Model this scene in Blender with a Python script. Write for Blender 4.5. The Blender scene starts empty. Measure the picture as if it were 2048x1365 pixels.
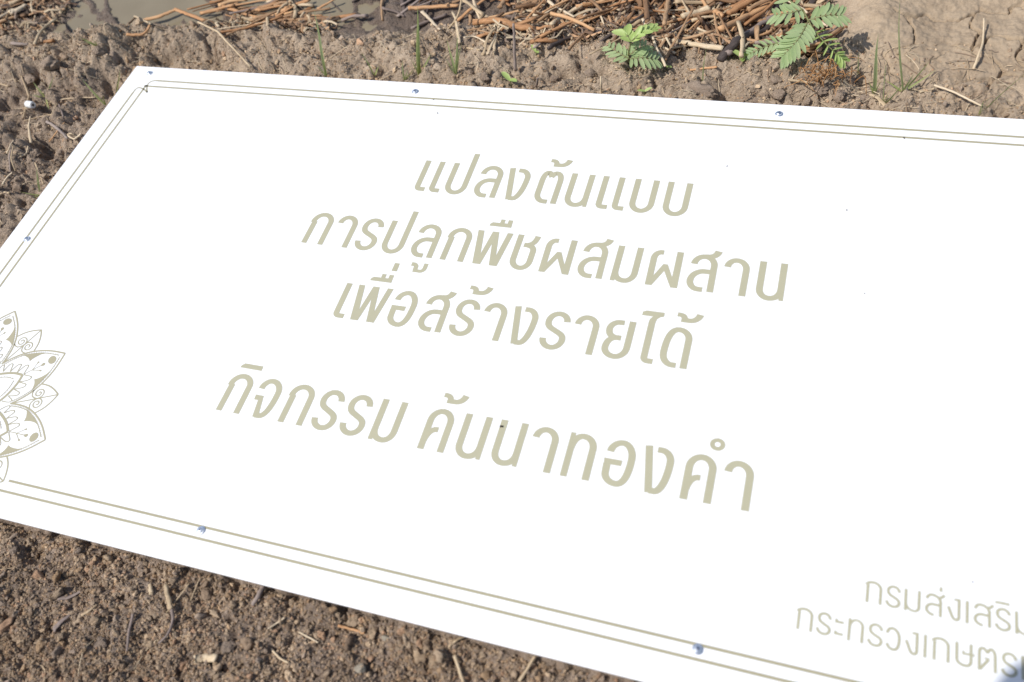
import bpy, bmesh, math, random
import numpy as np
from mathutils import Vector, Matrix

# ------------------------------------------------------------------ camera, sky, sun, exposure
scene = bpy.context.scene
COL = scene.collection
CAM = np.array([0.8502925575726004, -0.7432886864600605, 0.6522253903249849])
ROT = np.array([[0.9469460787813978, -0.13992519224259903, 0.28933382874528607],
                [0.2755830701829163, 0.8167263153313358, -0.5069636054726782],
                [-0.16536957189607965, 0.5598027031206362, 0.811956795814738]])
FPX = 1756.775
cam_data = bpy.data.cameras.new('camera')
cam_data.sensor_width = 36.0
cam_data.lens = FPX / 2048 * 36
cam_data.clip_start = 0.02
cam_data.clip_end = 500
cam_data.dof.use_dof = True
cam_data.dof.focus_distance = 0.92
cam_data.dof.aperture_fstop = 5.4
cam = bpy.data.objects.new('camera', cam_data)
COL.objects.link(cam)
M = Matrix.Identity(4)
for i in range(3):
    for j in range(3):
        M[i][j] = ROT[i, j]
    M[i][3] = CAM[i]
cam.matrix_world = M
scene.camera = cam

SUN_EL = math.radians(53)
SHADOW = np.array([0.80, 0.60])            # horizontal direction in which shadows fall
SHADOW = SHADOW / np.linalg.norm(SHADOW)
world = bpy.data.worlds.new('World')
scene.world = world
world.use_nodes = True
wn = world.node_tree
sky = wn.nodes.new('ShaderNodeTexSky')
sky.sky_type = 'NISHITA'
sky.sun_disc = False
sky.sun_elevation = SUN_EL
sky.sun_rotation = math.atan2(-SHADOW[0], -SHADOW[1])
sky.altitude = 50
sky.air_density = 1.0
sky.dust_density = 1.5
wn.links.new(sky.outputs[0], wn.nodes['Background'].inputs[0])
wn.nodes['Background'].inputs[1].default_value = 0.128

sun_data = bpy.data.lights.new('sun', 'SUN')
sun_data.energy = 4.15
sun_data.angle = math.radians(0.55)
sun_data.color = (1.0, 0.968, 0.925)
sun = bpy.data.objects.new('sun', sun_data)
COL.objects.link(sun)
ldir = Vector((SHADOW[0] * math.cos(SUN_EL), SHADOW[1] * math.cos(SUN_EL), -math.sin(SUN_EL)))
sun.rotation_euler = ldir.to_track_quat('-Z', 'Y').to_euler()
sun.location = (-2, -1.5, 3)

vs = scene.view_settings
vs.view_transform = 'Standard'
vs.look = 'None'
vs.exposure = 0.06       # the photograph is exposed for the soil; the white sheet burns out
vs.gamma = 1.0
vs.use_curve_mapping = False
scene.cycles.max_bounces = 6
scene.cycles.use_denoising = True

rng = np.random.default_rng(7)
random.seed(7)

# ------------------------------------------------------------------ helpers
def tag(o, label=None, cat=None, group=None, kind=None):
    if label: o['label'] = label
    if cat: o['category'] = cat
    if group: o['group'] = group
    if kind: o['kind'] = kind
    return o

def empty(name, loc=(0, 0, 0)):
    o = bpy.data.objects.new(name, None)
    o.empty_display_size = 0.02
    o.location = loc
    COL.objects.link(o)
    return o

def link(name, me, mat=None, parent=None, smooth=False):
    if mat is not None and len(me.materials) == 0:
        me.materials.append(mat)
    if smooth:
        me.polygons.foreach_set('use_smooth', np.ones(len(me.polygons), dtype=bool))
    o = bpy.data.objects.new(name, me)
    COL.objects.link(o)
    if parent is not None:
        o.parent = parent
    return o

def pydata(name, v, f):
    me = bpy.data.meshes.new(name)
    me.from_pydata([tuple(map(float, p)) for p in v], [], [tuple(map(int, q)) for q in f])
    me.update()
    return me

def np_mesh(name, verts, tris=None, quads=None, smooth=True):
    me = bpy.data.meshes.new(name)
    verts = np.asarray(verts, dtype=np.float32)
    me.vertices.add(len(verts))
    me.vertices.foreach_set('co', verts.ravel())
    faces = tris if tris is not None else quads
    k = faces.shape[1]
    n = len(faces)
    me.loops.add(n * k)
    me.loops.foreach_set('vertex_index', faces.astype(np.int32).ravel())
    me.polygons.add(n)
    me.polygons.foreach_set('loop_start', np.arange(0, n * k, k, dtype=np.int32))
    me.polygons.foreach_set('use_smooth', np.full(n, smooth, dtype=bool))
    me.update(calc_edges=True)
    me.validate()
    return me

def colour_attr(me, cols, name='tint'):
    a = me.color_attributes.new(name, 'FLOAT_COLOR', 'POINT')
    c = np.ones((len(me.vertices), 4), dtype=np.float32)
    c[:, :3] = cols
    a.data.foreach_set('color', c.ravel())

# ---- lattice noise
def _hash(ix, iy, seed):
    h = (ix.astype(np.int64) * 374761393 + iy.astype(np.int64) * 668265263 + seed * 1274126177) & 0xffffffff
    h = ((h ^ (h >> 13)) * 1274126177) & 0xffffffff
    h = (h ^ (h >> 16)) & 0xffffffff
    return h / 4294967295.0

def gnoise(x, y, seed=0):
    ix = np.floor(x); iy = np.floor(y)
    fx = x - ix; fy = y - iy
    ux = fx * fx * fx * (fx * (fx * 6 - 15) + 10); uy = fy * fy * fy * (fy * (fy * 6 - 15) + 10)
    def g(dx, dy):
        a = _hash(ix + dx, iy + dy, seed) * 2 * np.pi
        return np.cos(a) * (fx - dx) + np.sin(a) * (fy - dy)
    a = g(0, 0) * (1 - ux) + g(1, 0) * ux
    b = g(0, 1) * (1 - ux) + g(1, 1) * ux
    return (a * (1 - uy) + b * uy) * 1.5

def fbm(x, y, f, octs=3, seed=0, gain=0.5):
    s = 0; a = 1.0
    for o in range(octs):
        s = s + a * gnoise(x * f, y * f, seed + o * 17)
        f *= 2.03; a *= gain
    return s

def worley(x, y, f, seed=0):
    """distance to nearest point, second nearest"""
    x = x * f; y = y * f
    ix = np.floor(x); iy = np.floor(y)
    d1 = np.full(x.shape, 9.0); d2 = np.full(x.shape, 9.0)
    for dx in (-1, 0, 1):
        for dy in (-1, 0, 1):
            cx = ix + dx; cy = iy + dy
            px = cx + _hash(cx, cy, seed); py = cy + _hash(cx, cy, seed + 101)
            d = np.hypot(px - x, py - y)
            m = d < d1
            d2 = np.where(m, d1, np.minimum(d2, d))
            d1 = np.where(m, d, d1)
    return d1, d2

def sstep(a, b, x):
    t = np.clip((x - a) / (b - a), 0, 1)
    return t * t * (3 - 2 * t)

def ray(px, py):
    v = ROT @ np.array([(px - 1024) / FPX, -(py - 682.5) / FPX, -1.0])
    return v

def plane(px, py, z):
    v = ray(px, py); t = (z - CAM[2]) / v[2]
    return CAM + t * v

# ------------------------------------------------------------------ materials
def new_mat(name):
    m = bpy.data.materials.new(name)
    m.use_nodes = True
    nt = m.node_tree
    b = nt.nodes['Principled BSDF']
    return m, nt, b

def N(nt, t, **kw):
    n = nt.nodes.new(t)
    for k, v in kw.items():
        if k.startswith('i_'):
            n.inputs[k[2:]].default_value = v
        else:
            setattr(n, k, v)
    return n

def ramp(nt, stops, k=0.94):
    stops = [(p, tuple(c * k for c in col)) for p, col in stops]
    r = nt.nodes.new('ShaderNodeValToRGB')
    e = r.color_ramp.elements
    e[0].position, e[0].color = stops[0][0], (*stops[0][1], 1)
    e[1].position, e[1].color = stops[1][0], (*stops[1][1], 1)
    for p, c in stops[2:]:
        q = e.new(p); q.color = (*c, 1)
    return r

def soil_mat(name, dark, mid, light, scale=1.0, bump=0.5, rough=0.95, tint=False, spec=0.25, bdist=0.0016):
    m, nt, b = new_mat(name)
    L = nt.links.new
    tc = N(nt, 'ShaderNodeNewGeometry')
    n1 = N(nt, 'ShaderNodeTexNoise'); n1.inputs['Scale'].default_value = 28 * scale; n1.inputs['Detail'].default_value = 6; n1.inputs['Roughness'].default_value = 0.65
    n2 = N(nt, 'ShaderNodeTexNoise'); n2.inputs['Scale'].default_value = 420 * scale; n2.inputs['Detail'].default_value = 5; n2.inputs['Roughness'].default_value = 0.7
    for n in (n1, n2):
        L(tc.outputs['Position'], n.inputs['Vector'])
    add = N(nt, 'ShaderNodeMath', operation='MULTIPLY_ADD'); add.inputs[1].default_value = 0.55
    L(n1.outputs['Fac'], add.inputs[0])
    mul = N(nt, 'ShaderNodeMath', operation='MULTIPLY'); mul.inputs[1].default_value = 0.45
    L(n2.outputs['Fac'], mul.inputs[0]); L(mul.outputs[0], add.inputs[2])
    r = ramp(nt, [(0.3, dark), (0.68, light), (0.5, mid)])
    L(add.outputs[0], r.inputs[0])
    col = r.outputs[0]
    if tint:
        at = N(nt, 'ShaderNodeVertexColor', layer_name='tint')
        mx = N(nt, 'ShaderNodeMix', data_type='RGBA', blend_type='MULTIPLY'); mx.inputs[0].default_value = 1.0
        L(col, mx.inputs[6]); L(at.outputs[0], mx.inputs[7]); col = mx.outputs[2]
    L(col, b.inputs['Base Color'])
    b.inputs['Roughness'].default_value = rough
    b.inputs['Specular IOR Level'].default_value = spec
    n3 = N(nt, 'ShaderNodeTexNoise'); n3.inputs['Scale'].default_value = 900 * scale; n3.inputs['Detail'].default_value = 4; n3.inputs['Roughness'].default_value = 0.75
    L(tc.outputs['Position'], n3.inputs['Vector'])
    bp = N(nt, 'ShaderNodeBump'); bp.inputs['Strength'].default_value = bump; bp.inputs['Distance'].default_value = bdist
    L(n3.outputs['Fac'], bp.inputs['Height']); L(bp.outputs[0], b.inputs['Normal'])
    return m

DARK, MID, LIGHT = (0.105, 0.078, 0.058), (0.20, 0.152, 0.115), (0.31, 0.245, 0.19)
MAT_CRUMB = soil_mat('soil_crumb_mat', (0.20, 0.152, 0.108), (0.365, 0.288, 0.208), (0.52, 0.425, 0.32), tint=True, bump=1.0)

# ground: dry crumbly soil, wet mud by the water, pale cracked mud, blended by a wetness / dryness attribute
def ground_mat():
    m, nt, b = new_mat('ground_soil')
    L = nt.links.new
    geo = N(nt, 'ShaderNodeNewGeometry')
    n1 = N(nt, 'ShaderNodeTexNoise'); n1.inputs['Scale'].default_value = 26; n1.inputs['Detail'].default_value = 6; n1.inputs['Roughness'].default_value = 0.65
    n2 = N(nt, 'ShaderNodeTexNoise'); n2.inputs['Scale'].default_value = 380; n2.inputs['Detail'].default_value = 5; n2.inputs['Roughness'].default_value = 0.7
    for n in (n1, n2):
        L(geo.outputs['Position'], n.inputs['Vector'])
    mx = N(nt, 'ShaderNodeMix'); mx.inputs[0].default_value = 0.45
    L(n1.outputs['Fac'], mx.inputs[2]); L(n2.outputs['Fac'], mx.inputs[3])
    dry = ramp(nt, [(0.33, (0.285, 0.212, 0.15)), (0.66, (0.66, 0.525, 0.385)), (0.5, (0.48, 0.37, 0.265))])
    pale = ramp(nt, [(0.33, (0.25, 0.184, 0.122)), (0.66, (0.45, 0.35, 0.242)), (0.5, (0.36, 0.274, 0.186))])
    wet = ramp(nt, [(0.35, (0.12, 0.088, 0.065)), (0.65, (0.31, 0.24, 0.185)), (0.5, (0.20, 0.15, 0.115))])
    front = ramp(nt, [(0.33, (0.165, 0.118, 0.087)), (0.66, (0.53, 0.412, 0.315)), (0.5, (0.345, 0.26, 0.196))])
    for r in (dry, pale, wet, front):
        L(mx.outputs[0], r.inputs[0])
    at = N(nt, 'ShaderNodeVertexColor', layer_name='tint')
    sp = N(nt, 'ShaderNodeSeparateColor'); L(at.outputs[0], sp.inputs[0])
    m1 = N(nt, 'ShaderNodeMix', data_type='RGBA'); L(sp.outputs[0], m1.inputs[0])
    m0 = N(nt, 'ShaderNodeMix', data_type='RGBA'); L(sp.outputs[2], m0.inputs[0]); L(front.outputs[0], m0.inputs[6]); L(dry.outputs[0], m0.inputs[7])
    L(m0.outputs[2], m1.inputs[6]); L(wet.outputs[0], m1.inputs[7])
    m2 = N(nt, 'ShaderNodeMix', data_type='RGBA'); L(sp.outputs[1], m2.inputs[0]); L(m1.outputs[2], m2.inputs[6]); L(pale.outputs[0], m2.inputs[7])
    L(m2.outputs[2], b.inputs['Base Color'])
    rr = N(nt, 'ShaderNodeMapRange'); rr.inputs[3].default_value = 0.95; rr.inputs[4].default_value = 0.42
    L(sp.outputs[0], rr.inputs[0]); L(rr.outputs[0], b.inputs['Roughness'])
    b.inputs['Specular IOR Level'].default_value = 0.3
    n3 = N(nt, 'ShaderNodeTexNoise'); n3.inputs['Scale'].default_value = 700; n3.inputs['Detail'].default_value = 5; n3.inputs['Roughness'].default_value = 0.75
    L(geo.outputs['Position'], n3.inputs['Vector'])
    bp = N(nt, 'ShaderNodeBump'); bp.inputs['Strength'].default_value = 1.0; bp.inputs['Distance'].default_value = 0.003
    n4 = N(nt, 'ShaderNodeTexVoronoi'); n4.inputs['Scale'].default_value = 330
    L(geo.outputs['Position'], n4.inputs['Vector'])
    hm = N(nt, 'ShaderNodeMath', operation='MULTIPLY_ADD'); hm.inputs[1].default_value = -0.55
    L(n4.outputs['Distance'], hm.inputs[0]); L(n3.outputs['Fac'], hm.inputs[2])
    pm = N(nt, 'ShaderNodeMapRange'); pm.inputs[3].default_value = 1.0; pm.inputs[4].default_value = 0.3
    L(sp.outputs[1], pm.inputs[0]); L(pm.outputs[0], bp.inputs['Strength'])
    L(hm.outputs[0], bp.inputs['Height']); L(bp.outputs[0], b.inputs['Normal'])
    return m
MAT_GROUND = ground_mat()

def fibre_mat(name, c1, c2, c3, rough=0.7, scale=(60, 60, 900), trans=0.0):
    """streaks run along the object's own long axis (local Y)"""
    m, nt, b = new_mat(name)
    L = nt.links.new
    tc = N(nt, 'ShaderNodeTexCoord')
    mp = N(nt, 'ShaderNodeMapping'); mp.inputs['Scale'].default_value = (scale[2], scale[0], scale[2])
    L(tc.outputs['Object'], mp.inputs['Vector'])
    oi = N(nt, 'ShaderNodeObjectInfo')
    n = N(nt, 'ShaderNodeTexNoise'); n.inputs['Scale'].default_value = 1.0; n.inputs['Detail'].default_value = 4
    n.noise_dimensions = '4D'
    L(mp.outputs[0], n.inputs['Vector'])
    w = N(nt, 'ShaderNodeMath', operation='MULTIPLY'); w.inputs[1].default_value = 50; L(oi.outputs['Random'], w.inputs[0]); L(w.outputs[0], n.inputs['W'])
    a = N(nt, 'ShaderNodeMath', operation='MULTIPLY_ADD'); a.inputs[1].default_value = 0.45; L(oi.outputs['Random'], a.inputs[0])
    s = N(nt, 'ShaderNodeMath', operation='MULTIPLY_ADD'); s.inputs[1].default_value = 0.9; s.inputs[2].default_value = -0.17; L(n.outputs['Fac'], s.inputs[0]); L(s.outputs[0], a.inputs[2])
    r = ramp(nt, [(0.2, c1), (0.85, c3), (0.5, c2)])
    L(a.outputs[0], r.inputs[0]); L(r.outputs[0], b.inputs['Base Color'])
    b.inputs['Roughness'].default_value = rough
    b.inputs['Specular IOR Level'].default_value = 0.3
    bp = N(nt, 'ShaderNodeBump'); bp.inputs['Strength'].default_value = 0.4; bp.inputs['Distance'].default_value = 0.0006
    L(n.outputs['Fac'], bp.inputs['Height']); L(bp.outputs[0], b.inputs['Normal'])
    return m

MAT_REED = fibre_mat('brown_reed', (0.10, 0.056, 0.032), (0.29, 0.165, 0.085), (0.50, 0.33, 0.19))
MAT_ORANGE = fibre_mat('orange_reed', (0.24, 0.115, 0.05), (0.48, 0.255, 0.12), (0.64, 0.41, 0.22))
MAT_STRAW = fibre_mat('pale_straw', (0.33, 0.235, 0.14), (0.54, 0.415, 0.265), (0.70, 0.58, 0.42))
MAT_GREYSTICK = fibre_mat('grey_stick', (0.16, 0.12, 0.10), (0.27, 0.21, 0.18), (0.38, 0.31, 0.26))
MAT_DARKTWIG = fibre_mat('dark_twig', (0.05, 0.038, 0.034), (0.10, 0.076, 0.066), (0.18, 0.135, 0.115))
MAT_ROOT = fibre_mat('rusty_root', (0.20, 0.09, 0.03), (0.36, 0.18, 0.07), (0.50, 0.29, 0.13))

def leaf_mat(name, base, tip, trans=0.35, rough=0.5):
    m, nt, b = new_mat(name)
    L = nt.links.new
    oi = N(nt, 'ShaderNodeObjectInfo')
    tc = N(nt, 'ShaderNodeTexCoord')
    n = N(nt, 'ShaderNodeTexNoise'); n.inputs['Scale'].default_value = 160; n.inputs['Detail'].default_value = 3
    L(tc.outputs['Object'], n.inputs['Vector'])
    a = N(nt, 'ShaderNodeMath', operation='MULTIPLY_ADD'); a.inputs[1].default_value = 0.5
    h = N(nt, 'ShaderNodeMath', operation='MULTIPLY'); h.inputs[1].default_value = 0.5
    L(n.outputs['Fac'], h.inputs[0]); L(oi.outputs['Random'], a.inputs[0]); L(h.outputs[0], a.inputs[2])
    r = ramp(nt, [(0.15, base), (0.85, tip)])
    L(a.outputs[0], r.inputs[0]); L(r.outputs[0], b.inputs['Base Color'])
    b.inputs['Roughness'].default_value = rough
    tr = N(nt, 'ShaderNodeBsdfTranslucent'); L(r.outputs[0], tr.inputs[0])
    ms = N(nt, 'ShaderNodeMixShader'); ms.inputs[0].default_value = trans
    out = nt.nodes['Material Output']
    L(b.outputs[0], ms.inputs[1]); L(tr.outputs[0], ms.inputs[2]); L(ms.outputs[0], out.inputs[0])
    return m
MAT_GRASS = leaf_mat('grass_green', (0.40, 0.46, 0.15), (0.60, 0.66, 0.30), trans=0.5)
MAT_LEAFLET = leaf_mat('leaflet_green', (0.35, 0.47, 0.21), (0.49, 0.60, 0.31), trans=0.4)
MAT_YOUNG = leaf_mat('young_leaf_green', (0.38, 0.52, 0.14), (0.52, 0.64, 0.24))
MAT_STEM = leaf_mat('green_stem', (0.16, 0.17, 0.06), (0.25, 0.24, 0.10), trans=0.1)

def flat_mat(name, col, rough, metal=0.0, spec=0.5, noise=0.0, coat=0.0):
    m, nt, b = new_mat(name)
    L = nt.links.new
    if noise:
        g = N(nt, 'ShaderNodeNewGeometry')
        n = N(nt, 'ShaderNodeTexNoise'); n.inputs['Scale'].default_value = 35; n.inputs['Detail'].default_value = 5
        L(g.outputs['Position'], n.inputs['Vector'])
        r = ramp(nt, [(0.3, tuple(c * (1 - noise) for c in col)), (0.7, col)], 1.0)
        L(n.outputs['Fac'], r.inputs[0]); L(r.outputs[0], b.inputs['Base Color'])
    else:
        rgb = N(nt, 'ShaderNodeRGB'); rgb.outputs[0].default_value = (*col, 1); L(rgb.outputs[0], b.inputs['Base Color'])
    b.inputs['Roughness'].default_value = rough
    b.inputs['Metallic'].default_value = metal
    b.inputs['Specular IOR Level'].default_value = spec
    b.inputs['Coat Weight'].default_value = coat
    return m
MAT_PANEL = flat_mat('white_panel', (0.82, 0.825, 0.83), 0.42, noise=0.02)
MAT_PRINT = flat_mat('khaki_print', (0.425, 0.402, 0.275), 0.5, noise=0.05)
MAT_LINE = flat_mat('gold_line_print', (0.36, 0.325, 0.21), 0.5, noise=0.05)
MAT_FLOWER = flat_mat('flower_print', (0.385, 0.35, 0.232), 0.5, noise=0.05)
MAT_SCREW = flat_mat('zinc_screw', (0.80, 0.83, 0.88), 0.34, metal=1.0)
MAT_RECESS = flat_mat('screw_recess', (0.12, 0.13, 0.15), 0.5, metal=0.6)
MAT_STEEL = flat_mat('frame_steel', (0.42, 0.43, 0.44), 0.45, metal=0.8)
MAT_SPECK_AND_SHADE = flat_mat('dirt_speck', (0.06, 0.045, 0.035), 0.9, noise=0.3)  # dirt on the board; also the painted shade on the plug's end
MAT_WHITE = flat_mat('white_plug', (0.78, 0.78, 0.76), 0.5, noise=0.1)

def water_mat():
    m, nt, b = new_mat('murky_water')
    L = nt.links.new
    g = N(nt, 'ShaderNodeNewGeometry')
    n = N(nt, 'ShaderNodeTexNoise'); n.inputs['Scale'].default_value = 9; n.inputs['Detail'].default_value = 4
    L(g.outputs['Position'], n.inputs['Vector'])
    r = ramp(nt, [(0.3, (0.215, 0.178, 0.118)), (0.7, (0.28, 0.236, 0.162))])
    L(n.outputs['Fac'], r.inputs[0]); L(r.outputs[0], b.inputs['Base Color'])
    b.inputs['Roughness'].default_value = 0.12
    b.inputs['Specular IOR Level'].default_value = 0.3
    b.inputs['IOR'].default_value = 1.33
    n2 = N(nt, 'ShaderNodeTexNoise'); n2.inputs['Scale'].default_value = 30; n2.inputs['Detail'].default_value = 2
    L(g.outputs['Position'], n2.inputs['Vector'])
    bp = N(nt, 'ShaderNodeBump'); bp.inputs['Strength'].default_value = 0.08; bp.inputs['Distance'].default_value = 0.004
    L(n2.outputs['Fac'], bp.inputs['Height']); L(bp.outputs[0], b.inputs['Normal'])
    return m
MAT_WATER = water_mat()

# ------------------------------------------------------------------ ground
WATER_Z = -0.055
SX, SY = 1.2, 0.6            # sign: x 0..1.2, y -0.6..0
bank_x = np.array([-3.0, -0.5, -0.297, -0.173, -0.091, 0.035, 0.182, 0.259, 0.361, 0.411, 0.531, 0.654, 0.744, 0.849, 0.95, 1.1, 3.0])
bank_y = np.array([0.03, 0.03, 0.047, 0.067, 0.082, 0.105, 0.101, 0.098, 0.113, 0.128, 0.118, 0.119, 0.112, 0.115, 0.17, 0.30, 0.60])

# local swellings and hollows of the soil: x, y, radius x, radius y, height
BUMPS = []
def bump(px, py, rx, ry, h, z=-0.02):
    p = plane(px, py, z); BUMPS.append((p[0], p[1], rx, ry, h))
bump(105, 135, 0.045, 0.030, 0.022); bump(190, 112, 0.035, 0.025, 0.022); bump(235, 100, 0.022, 0.020, 0.020)
bump(30, 165, 0.05, 0.03, 0.012); bump(150, 165, 0.05, 0.022, 0.010); bump(140, 120, 0.014, 0.020, -0.022)
bump(330, 118, 0.035, 0.020, -0.022); bump(420, 118, 0.040, 0.022, -0.026); bump(300, 80, 0.03, 0.015, 0.012); bump(380, 85, 0.03, 0.015, 0.010)
bump(470, 105, 0.025, 0.018, 0.010); bump(225, 175, 0.035, 0.016, -0.018); bump(190, 210, 0.03, 0.012, -0.012)
bump(45, 275, 0.022, 0.014, -0.022); bump(85, 290, 0.016, 0.014, -0.022); bump(95, 310, 0.014, 0.012, -0.016); bump(75, 305, 0.012, 0.010, 0.008)
bump(20, 290, 0.015, 0.012, 0.010); bump(40, 380, 0.02, 0.015, -0.012); bump(110, 260, 0.02, 0.015, 0.008); bump(15, 215, 0.015, 0.015, -0.014)
bump(560, 130, 0.04, 0.02, 0.006); bump(600, 100, 0.03, 0.02, -0.010); bump(750, 135, 0.03, 0.02, -0.008); bump(820, 120, 0.04, 0.03, 0.008)
bump(1000, 130, 0.05, 0.03, 0.008); bump(1130, 150, 0.02, 0.015, -0.012); bump(1215, 120, 0.03, 0.02, 0.006); bump(1390, 180, 0.035, 0.02, 0.008)
bump(1560, 165, 0.05, 0.022, 0.012); bump(1650, 165, 0.04, 0.02, 0.014); bump(1720, 160, 0.02, 0.02, -0.022); bump(1445, 190, 0.014, 0.012, -0.012)
bump(1900, 190, 0.05, 0.03, 0.004); bump(1830, 130, 0.018, 0.012, -0.014); bump(1770, 110, 0.015, 0.02, -0.010)
bump(30, 1100, 0.012, 0.012, 0.007, -0.012); bump(60, 1105, 0.012, 0.012, -0.008, -0.012); bump(160, 1080, 0.03, 0.02, 0.004, -0.012); bump(560, 1220, 0.02, 0.012, 0.004, -0.012)

def height(x, y):
    x = np.asarray(x, dtype=float); y = np.asarray(y, dtype=float)
    left = sstep(0.06, -0.04, x) * sstep(-0.55, -0.40, y)
    top = sstep(-0.05, 0.02, y)
    rough = np.clip(0.62 + 0.80 * left + 0.30 * top, 0, 1.4)
    big = fbm(x, y, 9, 2, 3)
    med = fbm(x, y, 34, 3, 11)
    fine = fbm(x, y, 130, 3, 29, 0.6)
    d1, d2 = worley(x + 0.008 * gnoise(x * 60, y * 60, 5), y + 0.008 * gnoise(x * 60, y * 60, 6), 62, 9)
    lump = np.sqrt(np.clip(1 - (d1 / 0.72) ** 2, 0, 1))
    e1, e2 = worley(x + 0.002 * gnoise(x * 200, y * 200, 7), y + 0.002 * gnoise(x * 200, y * 200, 8), 190, 19)
    lump2 = np.sqrt(np.clip(1 - (e1 / 0.75) ** 2, 0, 1))
    z = -0.019 + rough * (0.009 * big + 0.007 * med + 0.009 * lump - 0.005) + (0.0016 + 0.0022 * np.clip(rough, 0, 1)) * fine + 0.0028 * lump2
    for bx, by, rx, ry, h in BUMPS:
        dd = ((x - bx) / rx) ** 2 + ((y - by) / ry) ** 2
        z = z + (1.15 * h if h < 0 else h) * np.exp(-dd * 1.1)
    # wet flat and puddle at the back left
    yb = np.interp(x, bank_x, bank_y) + 0.010 * fbm(x, y, 25, 2, 41)
    t = sstep(-0.012, 0.055, y - yb)
    deep = sstep(0.03, 0.09, y - yb) * sstep(0.30, 0.17, x) * sstep(-0.34, -0.2, x)
    wet = -0.0520 + 0.0045 * fbm(x, y, 45, 3, 51) + 0.002 * lump2 - 0.010 * deep + 0.004 * sstep(0.3, 0.6, x)
    # ridges of mud standing out of the puddle
    ridge = np.abs(gnoise(x * 9 + y * 9, (y - x) * 2.2, 71))
    wet = wet + 0.0085 * deep * sstep(0.10, 0.0, ridge)
    z = z * (1 - t) + wet * t
    # dry cracked mud rising at the back right
    r = sstep(0.835, 0.93, x + 0.25 * (y - 0.1) + 0.012 * gnoise(x * 40, y * 40, 77)) * sstep(0.02, 0.10, y + 0.02 * gnoise(x * 30, y * 30, 78))
    wx = x + 0.014 * fbm(x, y, 22, 3, 81, 0.4); wy = y + 0.014 * fbm(x, y, 22, 3, 91, 0.4)
    c1, c2 = worley(wx, wy * 1.25, 17, 33)
    edge = c2 - c1
    gate = sstep(-0.30, 0.15, gnoise(x * 16, y * 16, 44))
    crack = sstep(0.060, 0.005, edge) * gate
    mud = -0.022 + 0.09 * np.clip(y - 0.06, 0, 0.6) + 0.008 * fbm(x, y, 9, 2, 55) + 0.0012 * fbm(x, y, 60, 3, 57) + 0.0012 * fine - 0.010 * crack
    z = z * (1 - r) + mud * r
    # the sign keeps its own bed
    dx = np.maximum(np.maximum(-x, x - SX), 0); dy = np.maximum(np.maximum(-SY - y, y), 0)
    dist = np.hypot(dx, dy)
    cap = -0.0072 + 0.0012 * fine + 0.001 * lump2 + np.where(dist > 0.012, (dist - 0.012) * 0.9, 0)
    z = np.where(z > cap, cap + (z - cap) * 0.12 * sstep(0.0, 0.03, dist), z)
    inside = (x > 0.006) & (x < SX - 0.006) & (y < -0.006) & (y > -SY + 0.006)
    z = np.where(inside, np.minimum(z, -0.026), z)
    # beyond the closely modelled part only the broad forms go on
    ox = np.maximum(np.maximum(-0.40 - x, x - 1.11), 0); oy = np.maximum(np.maximum(-0.75 - y, y - 0.25), 0)
    w_out = sstep(0.0, 0.06, np.hypot(ox, oy))
    low = (-0.019 + 0.006 * big) * (1 - t) - 0.060 * t
    low = low * (1 - r) + (-0.022 + 0.09 * np.clip(y - 0.06, 0, 0.6) + 0.008 * fbm(x, y, 9, 2, 55)) * r
    z = z * (1 - w_out) + np.where(inside, -0.026, low) * w_out
    far = sstep(0.6, 3.0, np.hypot(x - 0.5, y + 0.2))
    return z * (1 - far) + np.where(y > 0.5, -0.07, -0.03) * far, t * (1 - r), r

def axis(segs):
    out = [segs[0][0]]
    for a, b, d in segs:
        n = max(1, int(round((b - a) / d)))
        out += list(a + (b - a) * (np.arange(1, n + 1) / n))
    return np.array(out)
gx = axis([(-40, -10, 6), (-10, -3, 1.0), (-3, -1, 0.2), (-1, -0.55, 0.03), (-0.55, -0.42, 0.006), (-0.42, 0.84, 0.0021), (0.84, 1.12, 0.0013), (1.12, 1.35, 0.006), (1.35, 2.2, 0.04), (2.2, 5, 0.3), (5, 40, 5)])
gy = axis([(-40, -10, 6), (-10, -3, 1.0), (-3, -1.2, 0.2), (-1.2, -0.85, 0.03), (-0.85, -0.76, 0.006), (-0.76, -0.58, 0.0018), (-0.58, -0.40, 0.0028), (-0.40, 0.03, 0.0021), (0.03, 0.26, 0.0015), (0.26, 0.40, 0.006), (0.40, 1.0, 0.03), (1.0, 3, 0.2), (3, 10, 1), (10, 60, 6)])
GX, GY = np.meshgrid(gx, gy)
GZ, WET, PALE = height(GX, GY)
nx, ny = len(gx), len(gy)
idx = np.arange(nx * ny).reshape(ny, nx)
q = np.stack([idx[:-1, :-1], idx[:-1, 1:], idx[1:, 1:], idx[1:, :-1]], axis=-1).reshape(-1, 4)
cxm = 0.25 * (GX[:-1, :-1] + GX[:-1, 1:] + GX[1:, 1:] + GX[1:, :-1]).ravel()
cym = 0.25 * (GY[:-1, :-1] + GY[:-1, 1:] + GY[1:, 1:] + GY[1:, :-1]).ravel()
keep = ~((cxm > 0.05) & (cxm < 1.15) & (cym < -0.05) & (cym > -0.55))      # nothing to see under the board
q = q[keep]
used = np.zeros(nx * ny, dtype=bool); used[q.ravel()] = True
remap = np.cumsum(used) - 1
gv = np.stack([GX.ravel(), GY.ravel(), GZ.ravel()], axis=1)[used]
gm = np_mesh('ground', gv, quads=remap[q])
tint = np.zeros((len(gv), 3)); tint[:, 0] = WET.ravel()[used]; tint[:, 1] = PALE.ravel()[used]; tint[:, 2] = sstep(-0.62, -0.42, gv[:, 1]) * (1 - 0.65 * sstep(0.06, -0.06, gv[:, 0]) * sstep(0.03, -0.05, gv[:, 1]))
colour_attr(gm, tint)
ground = link('ground', gm, MAT_GROUND)
tag(ground, kind='structure')

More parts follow.
